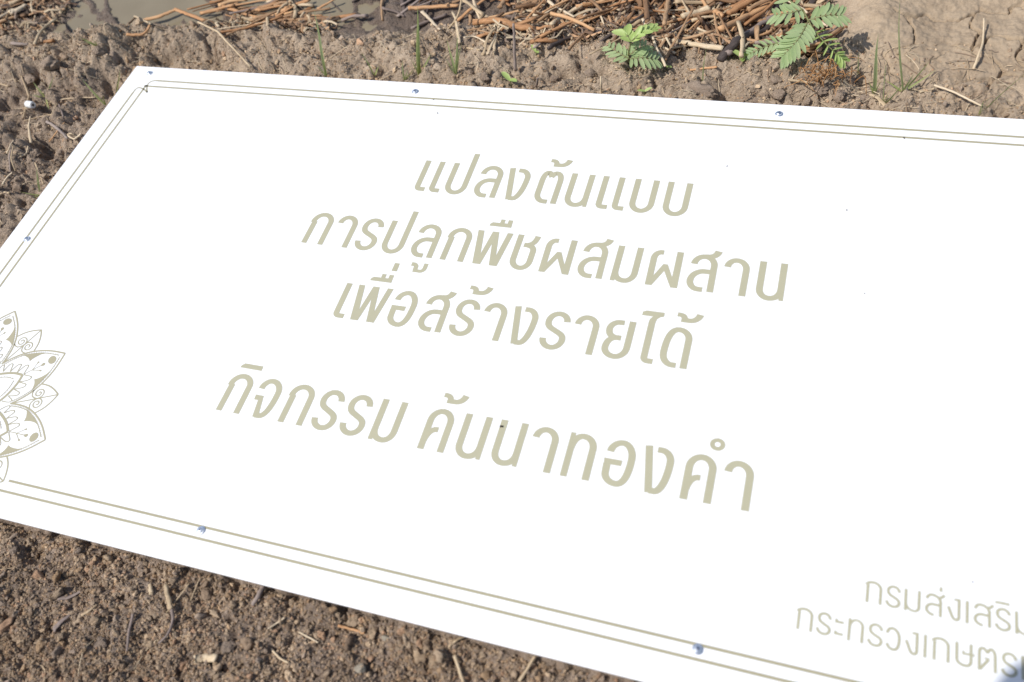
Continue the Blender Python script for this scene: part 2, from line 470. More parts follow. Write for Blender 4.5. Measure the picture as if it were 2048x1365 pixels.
def gh(x, y):
    i = int(np.clip(np.searchsorted(gx, x) - 1, 0, nx - 2)); j = int(np.clip(np.searchsorted(gy, y) - 1, 0, ny - 2))
    u = (x - gx[i]) / (gx[i + 1] - gx[i]); v = (y - gy[j]) / (gy[j + 1] - gy[j])
    return (GZ[j, i] * (1 - u) + GZ[j, i + 1] * u) * (1 - v) + (GZ[j + 1, i] * (1 - u) + GZ[j + 1, i + 1] * u) * v

def gh_many(x, y):
    i = np.clip(np.searchsorted(gx, x) - 1, 0, nx - 2); j = np.clip(np.searchsorted(gy, y) - 1, 0, ny - 2)
    u = (x - gx[i]) / (gx[i + 1] - gx[i]); v = (y - gy[j]) / (gy[j + 1] - gy[j])
    return (GZ[j, i] * (1 - u) + GZ[j, i + 1] * u) * (1 - v) + (GZ[j + 1, i] * (1 - u) + GZ[j + 1, i + 1] * u) * v

def at(px, py, lift=0.0):
    """the point of the soil seen at a place of the photograph"""
    z = -0.02
    for _ in range(8):
        p = plane(px, py, z)
        z = 0.5 * z + 0.5 * max(gh(p[0], p[1]), WATER_Z)
    p = plane(px, py, z)
    return np.array([p[0], p[1], max(gh(p[0], p[1]), WATER_Z) + lift])

wv = [(-8, 0.02, WATER_Z), (8, 0.02, WATER_Z), (8, 9, WATER_Z), (-8, 9, WATER_Z)]
water = link('water', pydata('water', wv, [(0, 1, 2, 3)]), MAT_WATER)
tag(water, kind='structure')

# ------------------------------------------------------------------ the sign board
sign = empty('sign_board')
tag(sign, 'white rectangular board with khaki Thai lettering lying flat on the soil', 'sign')

def box_bm(bm, x0, x1, y0, y1, z0, z1, bev=0.0):
    r = bmesh.ops.create_cube(bm, size=1.0)
    for v in r['verts']:
        v.co = Vector(((x0 + x1) / 2 + v.co.x * (x1 - x0), (y0 + y1) / 2 + v.co.y * (y1 - y0), (z0 + z1) / 2 + v.co.z * (z1 - z0)))
    if bev:
        bmesh.ops.bevel(bm, geom=list({e for v in r['verts'] for e in v.link_edges}), offset=bev, segments=2, affect='EDGES')

def bm_obj(name, bm, mat, parent=None, smooth=False):
    me = bpy.data.meshes.new(name)
    bm.to_mesh(me); bm.free()
    return link(name, me, mat, parent, smooth)

# panel: a thin sheet with the slightest sag
NXP, NYP = 48, 24
pv = []; pf = []
def sag(x, y):
    return 0.0
bm = bmesh.new()
box_bm(bm, 0, SX, -SY, 0, -0.003, 0.0, 0.0004)
bm_obj('panel', bm, MAT_PANEL, sign)
# square steel tube frame the sheet is screwed to
for x0, x1, y0, y1 in ((0.006, 1.194, -0.031, -0.006), (0.006, 1.194, -0.594, -0.569 + 0.0), (0.006, 0.031, -0.5685, -0.0315), (1.169, 1.194, -0.5685, -0.0315)):
    bm = bmesh.new()
    box_bm(bm, x0, x1, y0, y1, -0.0285, -0.0031, 0.0015)
    bm_obj('frame_bar', bm, MAT_STEEL, sign)

# ---- printing: strokes in millimetres, x to the right, y up, base line at 0
KAP = 0.5523
def flatten(path, n=9):
    pts = [np.array(path[0], float)]
    for s in path[1:]:
        p0 = pts[-1]
        if s[0] == 'L':
            pts.append(np.array(s[1], float))
        else:
            if s[0] == 'K':
                c = np.array(s[1], float); p = np.array(s[2], float)
                c1 = p0 + (c - p0) * KAP; c2 = p + (c - p) * KAP
            else:
                c1, c2, p = (np.array(k, float) for k in s[1:4])
            for k in range(1, n + 1):
                t = k / n
                pts.append((1 - t) ** 3 * p0 + 3 * (1 - t) ** 2 * t * c1 + 3 * (1 - t) * t * t * c2 + t ** 3 * p)
    out = [pts[0]]
    for p in pts[1:]:
        if np.hypot(*(p - out[-1])) > 1e-5:
            out.append(p)
    return np.array(out)

def ribbon(pts, hw, hv, closed=False):
    n = len(pts)
    d = np.diff(pts, axis=0)
    d /= np.linalg.norm(d, axis=1)[:, None]
    L_, R_ = [], []
    for i in range(n):
        if i == 0: t = d[0]; k = 1
        elif i == n - 1: t = d[-1]; k = 1
        else:
            t = d[i - 1] + d[i]; l = np.linalg.norm(t)
            t = t / l if l > 1e-6 else d[i]
            k = 1 / max(0.5, float(t @ d[i]))
        nrm = np.array([-t[1], t[0]]) * k
        off = np.array([nrm[0] * hw, nrm[1] * hv])
        L_.append(pts[i] + off); R_.append(pts[i] - off)
    return L_, R_

class Print:
    def __init__(self): self.v = []; self.f = []; self.layer = 0
    def z(self):
        self.layer += 1
        return 0.10 + 0.008 * (self.layer % 12)
    def stroke(self, pts, hw, hv=None, keep=None):
        hv = hw if hv is None else hv
        L_, R_ = ribbon(np.asarray(pts, float), hw, hv)
        z = self.z(); b = len(self.v)
        for a, c in zip(L_, R_):
            self.v.append((a[0], a[1], z)); self.v.append((c[0], c[1], z))
        for i in range(len(L_) - 1):
            if keep is None or keep(pts[i]):
                self.f.append((b + 2 * i + 1, b + 2 * i + 3, b + 2 * i + 2, b + 2 * i))
    def poly(self, pts):
        z = self.z(); b = len(self.v)
        for p in pts: self.v.append((p[0], p[1], z))
        a = sum(pts[i][0] * pts[(i + 1) % len(pts)][1] - pts[(i + 1) % len(pts)][0] * pts[i][1] for i in range(len(pts)))
        ids = list(range(b, b + len(pts)))
        self.f.append(tuple(ids if a > 0 else ids[::-1]))
    def ring(self, c, ro, ri, n=28):
        z = self.z(); b = len(self.v)
        for k in range(n):
            a = 2 * math.pi * k / n
            self.v.append((c[0] + ro[0] * math.cos(a), c[1] + ro[1] * math.sin(a), z))
            self.v.append((c[0] + ri[0] * math.cos(a), c[1] + ri[1] * math.sin(a), z))
        for k in range(n):
            j = (k + 1) % n
            self.f.append((b + 2 * k, b + 2 * j, b + 2 * j + 1, b + 2 * k + 1))
    def mesh(self, name):
        return pydata(name, [(x / 1000, y / 1000, z / 1000) for x, y, z in self.v], self.f)

HWm, HVm = 3.1, 2.7
def S(*p): return ('s', list(p), HWm, HVm)
def SW(hw, hv, *p): return ('s', list(p), hw, hv)
def P(*p): return ('p', list(p))
G = {
 'e': [S((3.05, 42), ('L', (3.05, 6.2)), ('K', (3.05, 2.6), (6.4, 2.6)), ('L', (12.3, 2.6)))],
 'po': [S((3.1, 42), ('L', (3.1, 12)), ('K', (3.1, 2.1), (12.3, 2.1)), ('K', (21.4, 2.1), (21.4, 12)), ('L', (21.4, 56.9)))],
 'bo': [S((3.1, 42), ('L', (3.1, 12)), ('K', (3.1, 2.1), (12.4, 2.1)), ('K', (21.7, 2.1), (21.7, 12)), ('L', (21.7, 42)))],
 'lo': [S((3.1, 30.2), ('K', (3.1, 39.8), (12, 39.8)), ('K', (22.2, 39.8), (22.2, 30)), ('L', (22.2, 0))),
        S((22.2, 22.8), ('L', (14, 22.8)), ('K', (2.6, 22.8), (2.6, 11.5)), ('K', (2.6, 2.0), (11.0, 2.0)), ('L', (15.1, 2.0)))],
 'so': [S((3.1, 30.1), ('K', (3.1, 39.8), (12, 39.8)), ('K', (21.4, 39.8), (21.6, 30)), ('L', (22.1, 0))),
        S((22.2, 22.7), ('L', (14, 22.7)), ('K', (2.5, 22.7), (2.5, 11.0)), ('K', (2.5, 1.9), (11.0, 1.9)), ('L', (15.1, 1.9))),
        SW(3.5, 2.7, (12, 39.9), ('L', (15, 40.2)), ('C', (19.5, 40.4), (22.6, 43.0), (23.3, 47.8)))],
 'ngo': [S((3.15, 41.8), ('L', (10.1, 0))),
         S((10.0, 1.9), ('L', (14.4, 1.9)), ('C', (19.5, 2.2), (22.6, 16), (22.5, 29.5)), ('K', (22.5, 39.3), (14, 39.3)), ('L', (10.6, 39.3)))],
 'to': [S((16, 2.0), ('L', (12, 2.0)), ('K', (3.4, 2.0), (3.4, 11.5)), ('L', (3.4, 28)), ('C', (3.4, 35), (5.0, 39.8), (8.0, 39.8)), ('C', (9.8, 39.8), (10.8, 37.6), (12.6, 34.3))),
        S((11.8, 34.3), ('C', (13.6, 37.6), (14.6, 39.8), (16.6, 39.8)), ('C', (20.2, 39.8), (22.6, 36), (22.6, 29)), ('L', (22.6, 0)))],
 'tho': [SW(2.9, 2.3, (0, 56.2), ('L', (2.6, 56.2)), ('K', (7.0, 56.2), (7.0, 51.8)), ('L', (7.0, 50.2))),
         SW(3.2, 2.5, (4.1, 50.9), ('L', (11.5, 50.9)), ('C', (16.2, 50.9), (19.3, 54.2), (20.0, 58.9)))],
 'no': [S((3.05, 42), ('L', (3.05, 11)), ('K', (3.05, 1.4), (11.8, 1.4)), ('C', (17.2, 1.4), (21.6, 5.0), (21.6, 12.5)), ('L', (21.6, 42))),
        P((20.9, 0), (24.7, 0), (24.7, 15), (20.0, 7.0))],
 'ko': [S((3.05, 0), ('L', (3.5, 29.6))), S((2.1, 28.2), ('L', (2.1, 29.2)), ('K', (2.1, 39.5), (11.8, 39.5)), ('K', (21.9, 39.5), (21.9, 29.5)), ('L', (21.9, 0)))],
 'aa': [S((3.1, 30.9), ('K', (3.1, 39.5), (10.8, 39.5)), ('K', (20.2, 39.5), (20.2, 29.5)), ('L', (20.2, 0)))],
 'ro': [S((21.2, 31.2), ('K', (21.2, 39.5), (12.8, 39.5)), ('K', (4.0, 39.5), (4.0, 30)), ('C', (4.0, 23.6), (8.6, 22.4), (12.4, 20.4)), ('C', (17, 18), (21.2, 16.8), (21.2, 11.3)), ('K', (21.2, 2.0), (12.4, 2.0)), ('K', (3.3, 2.0), (3.3, 11.1)))],
 'pho': [P((0, 42), (6.4, 42), (11.4, 13.2), (15.4, 42), (22.3, 42), (27.6, 13.0), (31.2, 42), (37.4, 42), (32.0, 0), (23.9, 0), (19.1, 26.2), (14.9, 0), (6.6, 0))],
 'uee': [P((0, 48.8), (0.4, 51.6), (2.6, 53.7), (10.2, 53.8), (10.2, 58.5), (14.8, 58.5), (14.8, 53.9), (18.1, 53.9), (18.1, 58.5), (22.9, 58.5), (23.3, 48.8))],
 'cho': [S((3.2, 42), ('L', (3.2, 11)), ('K', (3.2, 1.5), (12.4, 1.5)), ('K', (20.3, 1.5), (20.3, 11)), ('L', (20.3, 22.5)), ('C', (20.3, 27.6), (17, 29.8), (9.1, 29.8))),
         SW(3.0, 2.7, (12.8, 30.2), ('C', (17.6, 30.6), (20.2, 35.5), (20.6, 42)))],
 'phoo': [P((0, 0), (6.2, 0), (14.8, 17.8), (23.7, 0), (30, 0), (29.2, 42), (22.9, 42), (23.25, 12), (16.8, 25.9), (12.5, 25.9), (6.0, 11.8)),
          S((10.7, 39.3), ('L', (8.6, 39.3)), ('K', (2.5, 39.3), (2.5, 31.5)), ('L', (3.1, 0)))],
 'mo': [S((3.1, 42), ('L', (3.1, 12.5)), ('C', (3.1, 5.0), (7.4, 1.4), (13.0, 1.4)), ('K', (21.5, 1.4), (21.5, 11.5)), ('L', (21.5, 42))),
        P((0.0, 0), (4.2, 0), (5.4, 7), (0.0, 15))],
 'uu': [SW(2.4, 2.3, (0, -9.7), ('L', (2.2, -9.7)), ('K', (6.0, -9.7), (6.0, -13.2)), ('L', (6.0, -17))),
        SW(2.3, 1.9, (4.0, -17.3), ('L', (11.2, -17.3)), ('K', (15.4, -17.3), (15.4, -13)), ('L', (15.4, -7.2)))],
 'ek': [P((0, 73.8), (5.5, 73.8), (5.8, 63.5), (-0.1, 63.5))],
 'o': [S((3.1, 30), ('K', (3.1, 39.7), (12.2, 39.7)), ('K', (21.7, 39.7), (21.7, 25.5)), ('C', (21.7, 10), (19.0, 2.0), (12.8, 2.0)), ('K', (3.0, 2.0), (3.0, 11.0)), ('L', (2.7, 19.0))),
       P((-0.6, 23.6), (14.7, 23.6), (14.4, 18.3), (-0.1, 18.3))],
 'yo': [S((15.2, 39.1), ('L', (11.5, 39.1)), ('K', (3.1, 39.1), (3.1, 31)), ('C', (3.1, 25.2), (6.2, 22.4), (11.5, 22.3)), ('L', (15.4, 22.3))),
        S((15.3, 22.4), ('L', (12, 22.4)), ('C', (6, 22.3), (3.2, 17), (3.2, 11)), ('K', (3.2, 2.2), (13, 2.2)), ('K', (22.5, 2.2), (22.5, 13)), ('L', (22.5, 41.7)))],
 'ai': [P((0, 50.3), (0, 54.4), (3.4, 56.1), (19.8, 56.0), (19.8, 51.6), (16.8, 50.6), (14.2, 47.8), (13.5, 43.5), (7.3, 43.5), (7.8, 47.3), (9.9, 50.3)),
        S((10.4, 44.5), ('L', (10.5, 6.2)), ('K', (10.5, 2.7), (14, 2.7)), ('L', (18.8, 2.7)))],
 'do': [S((16.0, 2.3), ('L', (12.2, 2.3)), ('K', (3.2, 2.3), (3.2, 14)), ('C', (3.2, 30), (5.8, 39.9), (12.8, 39.9)), ('K', (22.5, 39.9), (22.5, 30)), ('L', (22.5, 0)))],
 'jo': [S((3.3, 30), ('K', (3.3, 39.7), (11.6, 39.7)), ('K', (21.9, 39.7), (21.9, 28)), ('C', (21.9, 12), (19, 2.2), (13.5, 2.2)), ('L', (9.4, 2.2))),
        P((1.2, 17.6), (0.7, 23.0), (9.2, 23.0), (13.0, 4.4), (12.5, 0.0), (7.7, 0), (5.4, 17.6))],
 'i': [P((0, 48.4), (0.5, 50.8), (3.2, 53.6), (23.3, 53.6), (23.5, 48.4))],
 'kho': [S((3.0, 0), ('L', (3.0, 29)), ('K', (3.0, 39.5), (12.2, 39.5)), ('K', (21.4, 39.5), (21.4, 29.5)), ('L', (21.4, 0))),
         SW(2.7, 2.6, (13.1, 20.9), ('L', (11.4, 20.9)), ('C', (7.0, 20.6), (4.2, 15.5), (3.4, 7.5)))],
 'tha': [P((0, 0), (5.8, 0), (5.8, 29), (4.3, 36.5), (4.3, 41.6), (0, 41.6)),
         S((2.9, 26), ('C', (3.2, 35), (7.0, 39.4), (11.8, 39.4)), ('K', (21.4, 39.4), (21.4, 29)), ('L', (21.4, 0)))],
 'am': [('r', (6.1, 53.4), (6.1, 5.8), (2.35, 2.2))],
}
# light hand of the two small lines, letters 16 mm tall
lw, lv = 1.0, 0.92
def T(*p): return ('s', list(p), lw, lv)
Lt = {
 'ko': [T((0.9, 0), ('L', (0.9, 12.2)), ('L', (1.5, 13.2))), ('s', [(-0.4, 12.9), ('C', (0.8, 15.0), (3.0, 15.3), (4.4, 15.3)), ('K', (9.6, 15.3), (9.6, 10.8)), ('L', (9.6, 0))], lw, lv)],
 'ro': [T((9.0, 11.6), ('K', (9.0, 15.2), (5.2, 15.2)), ('K', (1.6, 15.2), (1.6, 11.9)), ('C', (1.6, 9.2), (3.4, 8.6), (4.9, 7.8)), ('C', (7.2, 6.7), (9.1, 6.0), (9.1, 3.9)), ('K', (9.1, 0.6), (5.3, 0.6)), ('K', (1.0, 0.6), (0.9, 4.3))),],
 'mo': [T((0.9, 15.6), ('L', (0.9, 0))), ('s', [(0.9, 6.0), ('C', (0.9, 2.6), (3.6, 0.6), (6.6, 0.6)), ('K', (9.6, 0.6), (9.6, 4.0)), ('L', (9.6, 15.9))], lw, 0.75)],
 'so': [T((1.0, 11.8), ('C', (1.4, 14.6), (3.2, 15.2), (4.8, 15.2)), ('K', (9.9, 15.0), (9.9, 10.6)), ('L', (9.9, 0.2))),
        T((9.9, 8.3), ('L', (5.2, 8.5)), ('K', (0.9, 8.5), (0.9, 4.6)), ('K', (1.0, 0.9), (5.7, 0.9))),
        T((8.2, 13.4), ('C', (10.0, 14.2), (11.3, 14.6), (12.1, 16.6)))],
 'ngo': [T((1.1, 9.3), ('L', (3.6, 3.0)), ('C', (4.4, 1.2), (5.2, 0.7), (6.2, 0.7)), ('K', (8.0, 0.7), (8.0, 3.0)), ('L', (8.0, 15.9))), P((4.8, 15.8), (8.0, 15.9), (8.0, 14.2), (4.9, 14.2))],
 'e': [T((0.9, 15.8), ('L', (0.9, 0)))],
 'ek': [P((0, 21.9), (1.8, 21.9), (1.8, 18.6), (0, 18.6))],
 'i': [P((0, 18.5), (0.8, 20.3), (9.3, 20.3), (9.3, 18.5))],
 'a': [P((-0.1, 13.4), (1.8, 13.4), (1.8, 12.2), (5.8, 12.2), (5.8, 10.5), (-0.1, 10.5)), P((-0.1, 4.8), (1.8, 4.8), (1.8, 3.8), (5.8, 3.8), (5.8, 2.1), (-0.1, 2.1))],
 'tha': [T((0.9, 0), ('L', (0.9, 15.8))), ('s', [(0.9, 10.2), ('C', (1.4, 13.6), (3.4, 15.3), (5.2, 15.3)), ('K', (9.5, 15.3), (9.5, 11.4)), ('L', (9.5, 0))], lw, 0.75)],
 'wo': [T((0.9, 11.3), ('C', (1.4, 14.2), (2.8, 15.2), (4.2, 15.2)), ('K', (8.9, 15.2), (8.9, 8.6)), ('C', (8.9, 3.2), (7.6, 0.6), (5.4, 0.6)), ('C', (3.0, 0.6), (1.6, 2.0), (1.2, 4.3)))],
 'sso': [T((0.9, 15.7), ('L', (0.9, 4.8)), ('C', (0.9, 1.8), (3.6, 0.7), (6.4, 0.7)), ('K', (9.7, 0.7), (9.7, 4.2)), ('L', (9.7, 15.9))), P((4.2, 10.6), (5.8, 10.6), (5.8, 9.5), (12.0, 9.6), (12.0, 8.0), (4.2, 7.9))],
 'to': [T((0.9, 0.2), ('L', (0.9, 11.6)), ('C', (0.9, 14.2), (1.8, 15.2), (3.0, 15.2)), ('C', (4.4, 15.2), (5.0, 13.8), (6.1, 12.4))),
        T((5.7, 12.4), ('C', (6.6, 13.8), (7.2, 15.4), (8.2, 15.4)), ('K', (10.6, 15.4), (10.6, 10.8)), ('L', (10.6, 0.2))),
        T((1.2, 0.7), ('L', (6.6, 8.2))), P((3.9, 9.4), (7.6, 9.0), (6.6, 7.6), (4.1, 8.2))],
}

def glyph_mesh(defs, sy, key, _cache={}):
    k = (id(defs), round(sy, 4), key)
    if k in _cache: return _cache[k]
    pr = Print()
    for d in defs[key]:
        if d[0] == 's':
            pr.stroke(flatten(d[1]) * np.array([1, sy]), d[2], d[3] * sy)
        elif d[0] == 'p':
            pr.poly([(x, y * sy) for x, y in d[1]])
        else:
            pr.ring((d[1][0], d[1][1] * sy), (d[2][0], d[2][1] * sy), (d[3][0], d[3][1] * sy))
    me = pr.mesh('letter')
    me.materials.append(MAT_PRINT)
    _cache[k] = me
    return me

def setline(defs, base, sy, items, name='letter'):
    for key, x0 in items:
        me = glyph_mesh(defs, sy, key)
        o = link('tone_mark' if key in ('tho', 'ek') else ('vowel_mark' if key in ('i', 'uee', 'uu', 'am') else 'letter'), me, None, sign)
        o.location = (x0 / 1000, base / 1000, 0)

setline(G, -166.8, 44.5 / 42, [('e', 457.3), ('e', 473.9), ('po', 490.6), ('lo', 524.1), ('ngo', 554.0), ('to', 589.5), ('tho', 595.3), ('no', 622.1), ('e', 655.4), ('e', 671.9), ('bo', 688.5), ('bo', 721.8)])
setline(G, -253.7, 42.8 / 42, [('ko', 360.7), ('aa', 390.8), ('ro', 419.5), ('po', 450.2), ('lo', 483.7), ('uu', 491.0), ('ko', 517.5), ('pho', 545.9), ('uee', 555.2), ('cho', 588.5), ('phoo', 620.3), ('so', 657.6), ('mo', 690.4), ('phoo', 723.7), ('so', 761.1), ('aa', 791.5), ('no', 822.7)])
setline(G, -338.7, 1.0, [('e', 433.0), ('pho', 446.5), ('uee', 455.3), ('ek', 473.3), ('o', 489.5), ('so', 522.4), ('ro', 553.2), ('tho', 560.1), ('aa', 581.8), ('ngo', 610.0), ('ro', 641.8), ('aa', 670.1), ('yo', 699.7), ('ai', 728.4), ('do', 751.5), ('tho', 759.6)])
setline(G, -457.8, 41.4 / 42, [('ko', 362.8), ('i', 365.4), ('jo', 394.4), ('ko', 428.5), ('ro', 459.5), ('ro', 488.0), ('mo', 519.4), ('kho', 566.7), ('tho', 574.0), ('no', 599.6), ('no', 632.2), ('aa', 662.8), ('tha', 694.4), ('o', 727.3), ('ngo', 757.4), ('kho', 792.2), ('am', 807.8), ('aa', 822.4)])
setline(Lt, -508.9, 1.0, [('ko', 933.5), ('ro', 946.4), ('mo', 958.8), ('so', 972.4), ('ek', 981.4), ('ngo', 986.1), ('e', 998.4), ('so', 1003.4), ('ro', 1016.6), ('i', 1016.5), ('mo', 1029.2)])
setline(Lt, -538.9, 1.0, [('ko', 889.4), ('ro', 902.3), ('a', 914.6), ('tha', 923.4), ('ro', 936.3), ('wo', 948.0), ('ngo', 960.2), ('e', 972.5), ('ko', 978.3), ('sso', 992.3), ('to', 1006.2), ('ro', 1020.2), ('e', 1032.7)])

# ---- double border with scalloped corners
BW = 1.3
def border(pts, name='border_line', hw=BW):
    pr = Print(); pr.stroke(np.array(pts, float), hw)
    return link(name, pr.mesh(name), MAT_LINE, sign)
T_O, T_I, L_O, L_I, B_O, B_I = -25.3, -36.4, 24.2, 35.8, -576.3, -565.9
R_O, R_I = 1200 - 24.2, 1200 - 35.8
def scallop(cx, cy, sx, sy):
    a = flatten([(47.0, -25.3), ('C', (40.5, -25.3), (37.2, -28.0), (37.2, -32.2)), ('C', (37.4, -37.5), (41.5, -43.0), (45.2, -48.0))], 10)
    b = flatten([(45.2, -48.0), ('C', (40.0, -44.0), (33.5, -40.5), (28.5, -40.3)), ('C', (24.6, -40.3), (24.2, -43.5), (24.2, -49.5))], 10)
    f = lambda p: [(cx + sx * x, cy + sy * y) for x, y in p]
    return f(a), f(b)
a, b = scallop(0, 0, 1, 1)
border(a, hw=1.0); border(b, hw=1.0)
a2, b2 = scallop(1200, 0, -1, 1)
border(a2, hw=1.0); border(b2, hw=1.0)
border([a[0], a2[0]])
border([b[-1], (L_O, -392)])                                   # runs into the flower
border([b2[-1], (R_O, -450)])
border([(33.5, T_I), (1166.5, T_I)])
border([(L_I, -34.5), (L_I, -398)])
border([(R_I, -34.5), (R_I, -455)])
border([(150, B_O), (1005, B_O)], hw=1.15)
border([(195.4, B_I), (1010, B_I)], hw=1.15)

# ---- lotus ornament in the corner
C0 = np.array([76.3, -520.5])
def inb(p): return p[0] > 26 and p[1] > -570.5
def rosette(cx, cy, sx, angs_big, angs_small):
    def tr(pts, ang):
        a = math.radians(ang); c, s = math.cos(a), math.sin(a)
        return np.array([(cx + sx * (u * c - v * s), cy + (u * s + v * c)) for u, v in pts])
    inside = (lambda p: p[0] > 26 and p[1] > -570.5) if sx > 0 else (lambda p: p[0] < 1174 and p[1] > -570.5)
    def smooth(pts, n=8):
        pts = [np.array(p, float) for p in pts]
        out = []
        for i in range(len(pts) - 1):
            p0 = pts[max(i - 1, 0)]; p1 = pts[i]; p2 = pts[i + 1]; p3 = pts[min(i + 2, len(pts) - 1)]
            for k in range(n):
                t = k / n
                out.append(0.5 * (2 * p1 + (p2 - p0) * t + (2 * p0 - 5 * p1 + 4 * p2 - p3) * t * t + (3 * p1 - p0 - 3 * p2 + p3) * t ** 3))
        out.append(pts[-1])
        return out
    def mir(pts): return [(u, -v) for u, v in pts]
    edge = smooth([(130.4, 0), (120.2, 10.4), (110.5, 18.0), (99.6, 24.0), (89.0, 27.5), (80.0, 28.6), (72.5, 28.6), (67.5, 28.2)])
    serr = smooth([(124.2, 1.4), (115.6, 10.0), (106.5, 17.2), (95.5, 23.1), (89.0, 25.1), (80.0, 26.2), (70.0, 25.8)], 10)
    band = smooth([(85.2, 0), (78.6, 7.1), (70.5, 12.7), (61.5, 17.0), (50.0, 19.5)])
    iserr = smooth([(75.8, 1.2), (69.8, 7.5), (62.6, 11.8), (52, 14.5)])
    for ang in angs_big:
        pr = Print()
        for m in (0, 1):
            f = mir if m else (lambda q: q)
            pr.stroke(tr(f(edge), ang), 0.9, keep=inside)
            pr.stroke(tr(f(serr), ang), 0.45, keep=inside)
            # small teeth pointing outward from the inner line
            for k in range(1, len(serr) - 1, 2):
                p = np.array(serr[k]); d = np.array(serr[k + 1]) - np.array(serr[k - 1]); d /= np.linalg.norm(d)
                nn = np.array([-d[1], d[0]])
                if nn[1] < 0: nn = -nn
                tri = [p - d * 0.55, p + d * 0.55, p + nn * 1.6]
                tri = tr(f([tuple(t) for t in tri]), ang)
                if inside(tri[0]): pr.poly([tuple(t) for t in tri])
            pr.stroke(tr(f(band), ang), 1.35, keep=inside)
            pr.stroke(tr(f(iserr), ang), 0.45, keep=inside)
            for k in range(2, len(iserr) - 1, 3):
                p = np.array(iserr[k]); d = np.array(iserr[k + 1]) - np.array(iserr[k - 1]); d /= np.linalg.norm(d)
                nn = np.array([-d[1], d[0]])
                if nn[1] < 0: nn = -nn
                tri = tr(f([tuple(p - d * 0.6), tuple(p + d * 0.6), tuple(p + nn * 1.3)]), ang)
                if inside(tri[0]): pr.poly([tuple(t) for t in tri])
            # solid sickle
            sick = [(112.3, 12.6), (107.5, 14.4), (102.8, 14.6), (98.5, 14.2), (95.0, 13.0), (95.0, 15.6), (94.3, 18.6), (92.6, 21.8), (90.5, 24.6), (95.5, 23.1), (101.5, 20.3), (106.5, 17.2), (109.8, 14.9)]
            t = tr(f(sick), ang)
            if all(inside(p) for p in t): pr.poly([tuple(p) for p in t])
            # scallops round the inner petal
            for b0, tip, b1 in (((86.6, 0.6), (92.4, 9.4), (80.6, 6.8)), ((80.6, 6.8), (85.6, 15.4), (74.2, 12.4)), ((74.2, 12.4), (77.6, 21.6), (67.4, 17.2)), ((67.4, 17.2), (68.9, 25.6), (60.5, 19.6))):
                b0, tip, b1 = map(np.array, (b0, tip, b1))
                ax = (b1 - b0) * 0.30
                loop = flatten([tuple(b0), ('C', tuple(b0 + (tip - b0) * 0.7 - ax * 0.3), tuple(tip - ax * 1.1), tuple(tip)), ('C', tuple(tip + ax * 1.0), tuple(b1 + (tip - b1) * 0.55 + ax * 0.5), tuple(b1))], 8)
                pr.stroke(tr(f([tuple(p) for p in loop]), ang), 0.52, keep=inside)
            # side sprig
            if True:
                pr.stroke(tr(f([(95.5, 0.2), (98.5, 2.4), (101.4, 5.0)]), ang), 0.38, keep=inside)
                bud = tr(f([(101.0, 4.4), (104.0, 5.2), (104.2, 6.4), (103.0, 7.4), (101.6, 6.0)]), ang)
                if all(inside(p) for p in bud): pr.poly([tuple(p) for p in bud])
        pr.stroke(tr([(86.4, 0), (92, 0.3), (97, 0.1), (104, 0)], ang), 0.42, keep=inside)
        bud = tr([(103.4, 0), (107.6, 2.1), (109.0, 1.2), (109.2, -0.6), (107.6, -2.0)], ang)
        if all(inside(p) for p in bud): pr.poly([tuple(p) for p in bud])
        oval = tr([(116.6 + 4.3 * math.cos(t), 5.1 * math.sin(t)) for t in np.linspace(0, 2 * math.pi, 25)[:-1]], ang)
        if all(inside(p) for p in oval): pr.poly([tuple(p) for p in oval])
        if pr.f: link('petal', pr.mesh('petal'), MAT_FLOWER, sign)
    for ang in angs_small:
        pr = Print()
        side = smooth([(123.2, 0), (117.6, 7.0), (110.8, 12.9), (102.3, 17.0)])
        for m in (0, 1):
            f = mir if m else (lambda q: q)
            pr.stroke(tr(f(side), ang), 0.78, keep=inside)
            sp = []
            for k in range(46):
                t = k / 45
                aa = math.radians(-95 + 660 * t); rr = 5.7 * (1 - t) ** 0.8 + 0.7
                sp.append((102.2 - rr * math.sin(aa) * -1.0, 6.0 - rr * math.cos(aa) * 1.0))
            sp = [(95.8, 10.8), (95.0, 8.0), (95.3, 4.0)] + sp[4:]
            sp = smooth(sp, 2)
            pr.stroke(tr(f(sp), ang), 0.62, keep=inside)
        pr.stroke(tr([(123.2, 0), (74, 0)], ang), 0.62, keep=inside)
        if pr.f: link('leaf_motif', pr.mesh('leaf_motif'), MAT_FLOWER, sign)
rosette(C0[0], C0[1], 1, [90, 45, 0, -45, 135], [67.5, 22.5, -22.5, 112.5])

# ---- screws
def lathe(profile, n=20):
    v = []; f = []
    for r, z in profile:
        for k in range(n):
            a = 2 * math.pi * k / n
            v.append((r * math.cos(a), r * math.sin(a), z))
    for i in range(len(profile) - 1):
        for k in range(n):
            j = (k + 1) % n
            f.append((i * n + k, i * n + j, (i + 1) * n + j, (i + 1) * n + k))
    f.append(tuple(range((len(profile) - 1) * n, len(profile) * n)))
    return v, f
head = pydata('screw', *lathe([(0.0045, 0.00005), (0.0045, 0.0005), (0.0042, 0.0008), (0.0032, 0.0010), (0.0029, 0.0019), (0.0024, 0.0024), (0.0013, 0.0026)]))
head.materials.append(MAT_SCREW)
bm = bmesh.new()
box_bm(bm, -0.0014, 0.0014, -0.00028, 0.00028, 0.0024, 0.00268)
box_bm(bm, -0.00028, 0.00028, -0.0014, 0.0014, 0.0024, 0.00271)
rec = bpy.data.meshes.new('recess'); bm.to_mesh(rec); bm.free(); rec.materials.append(MAT_RECESS)
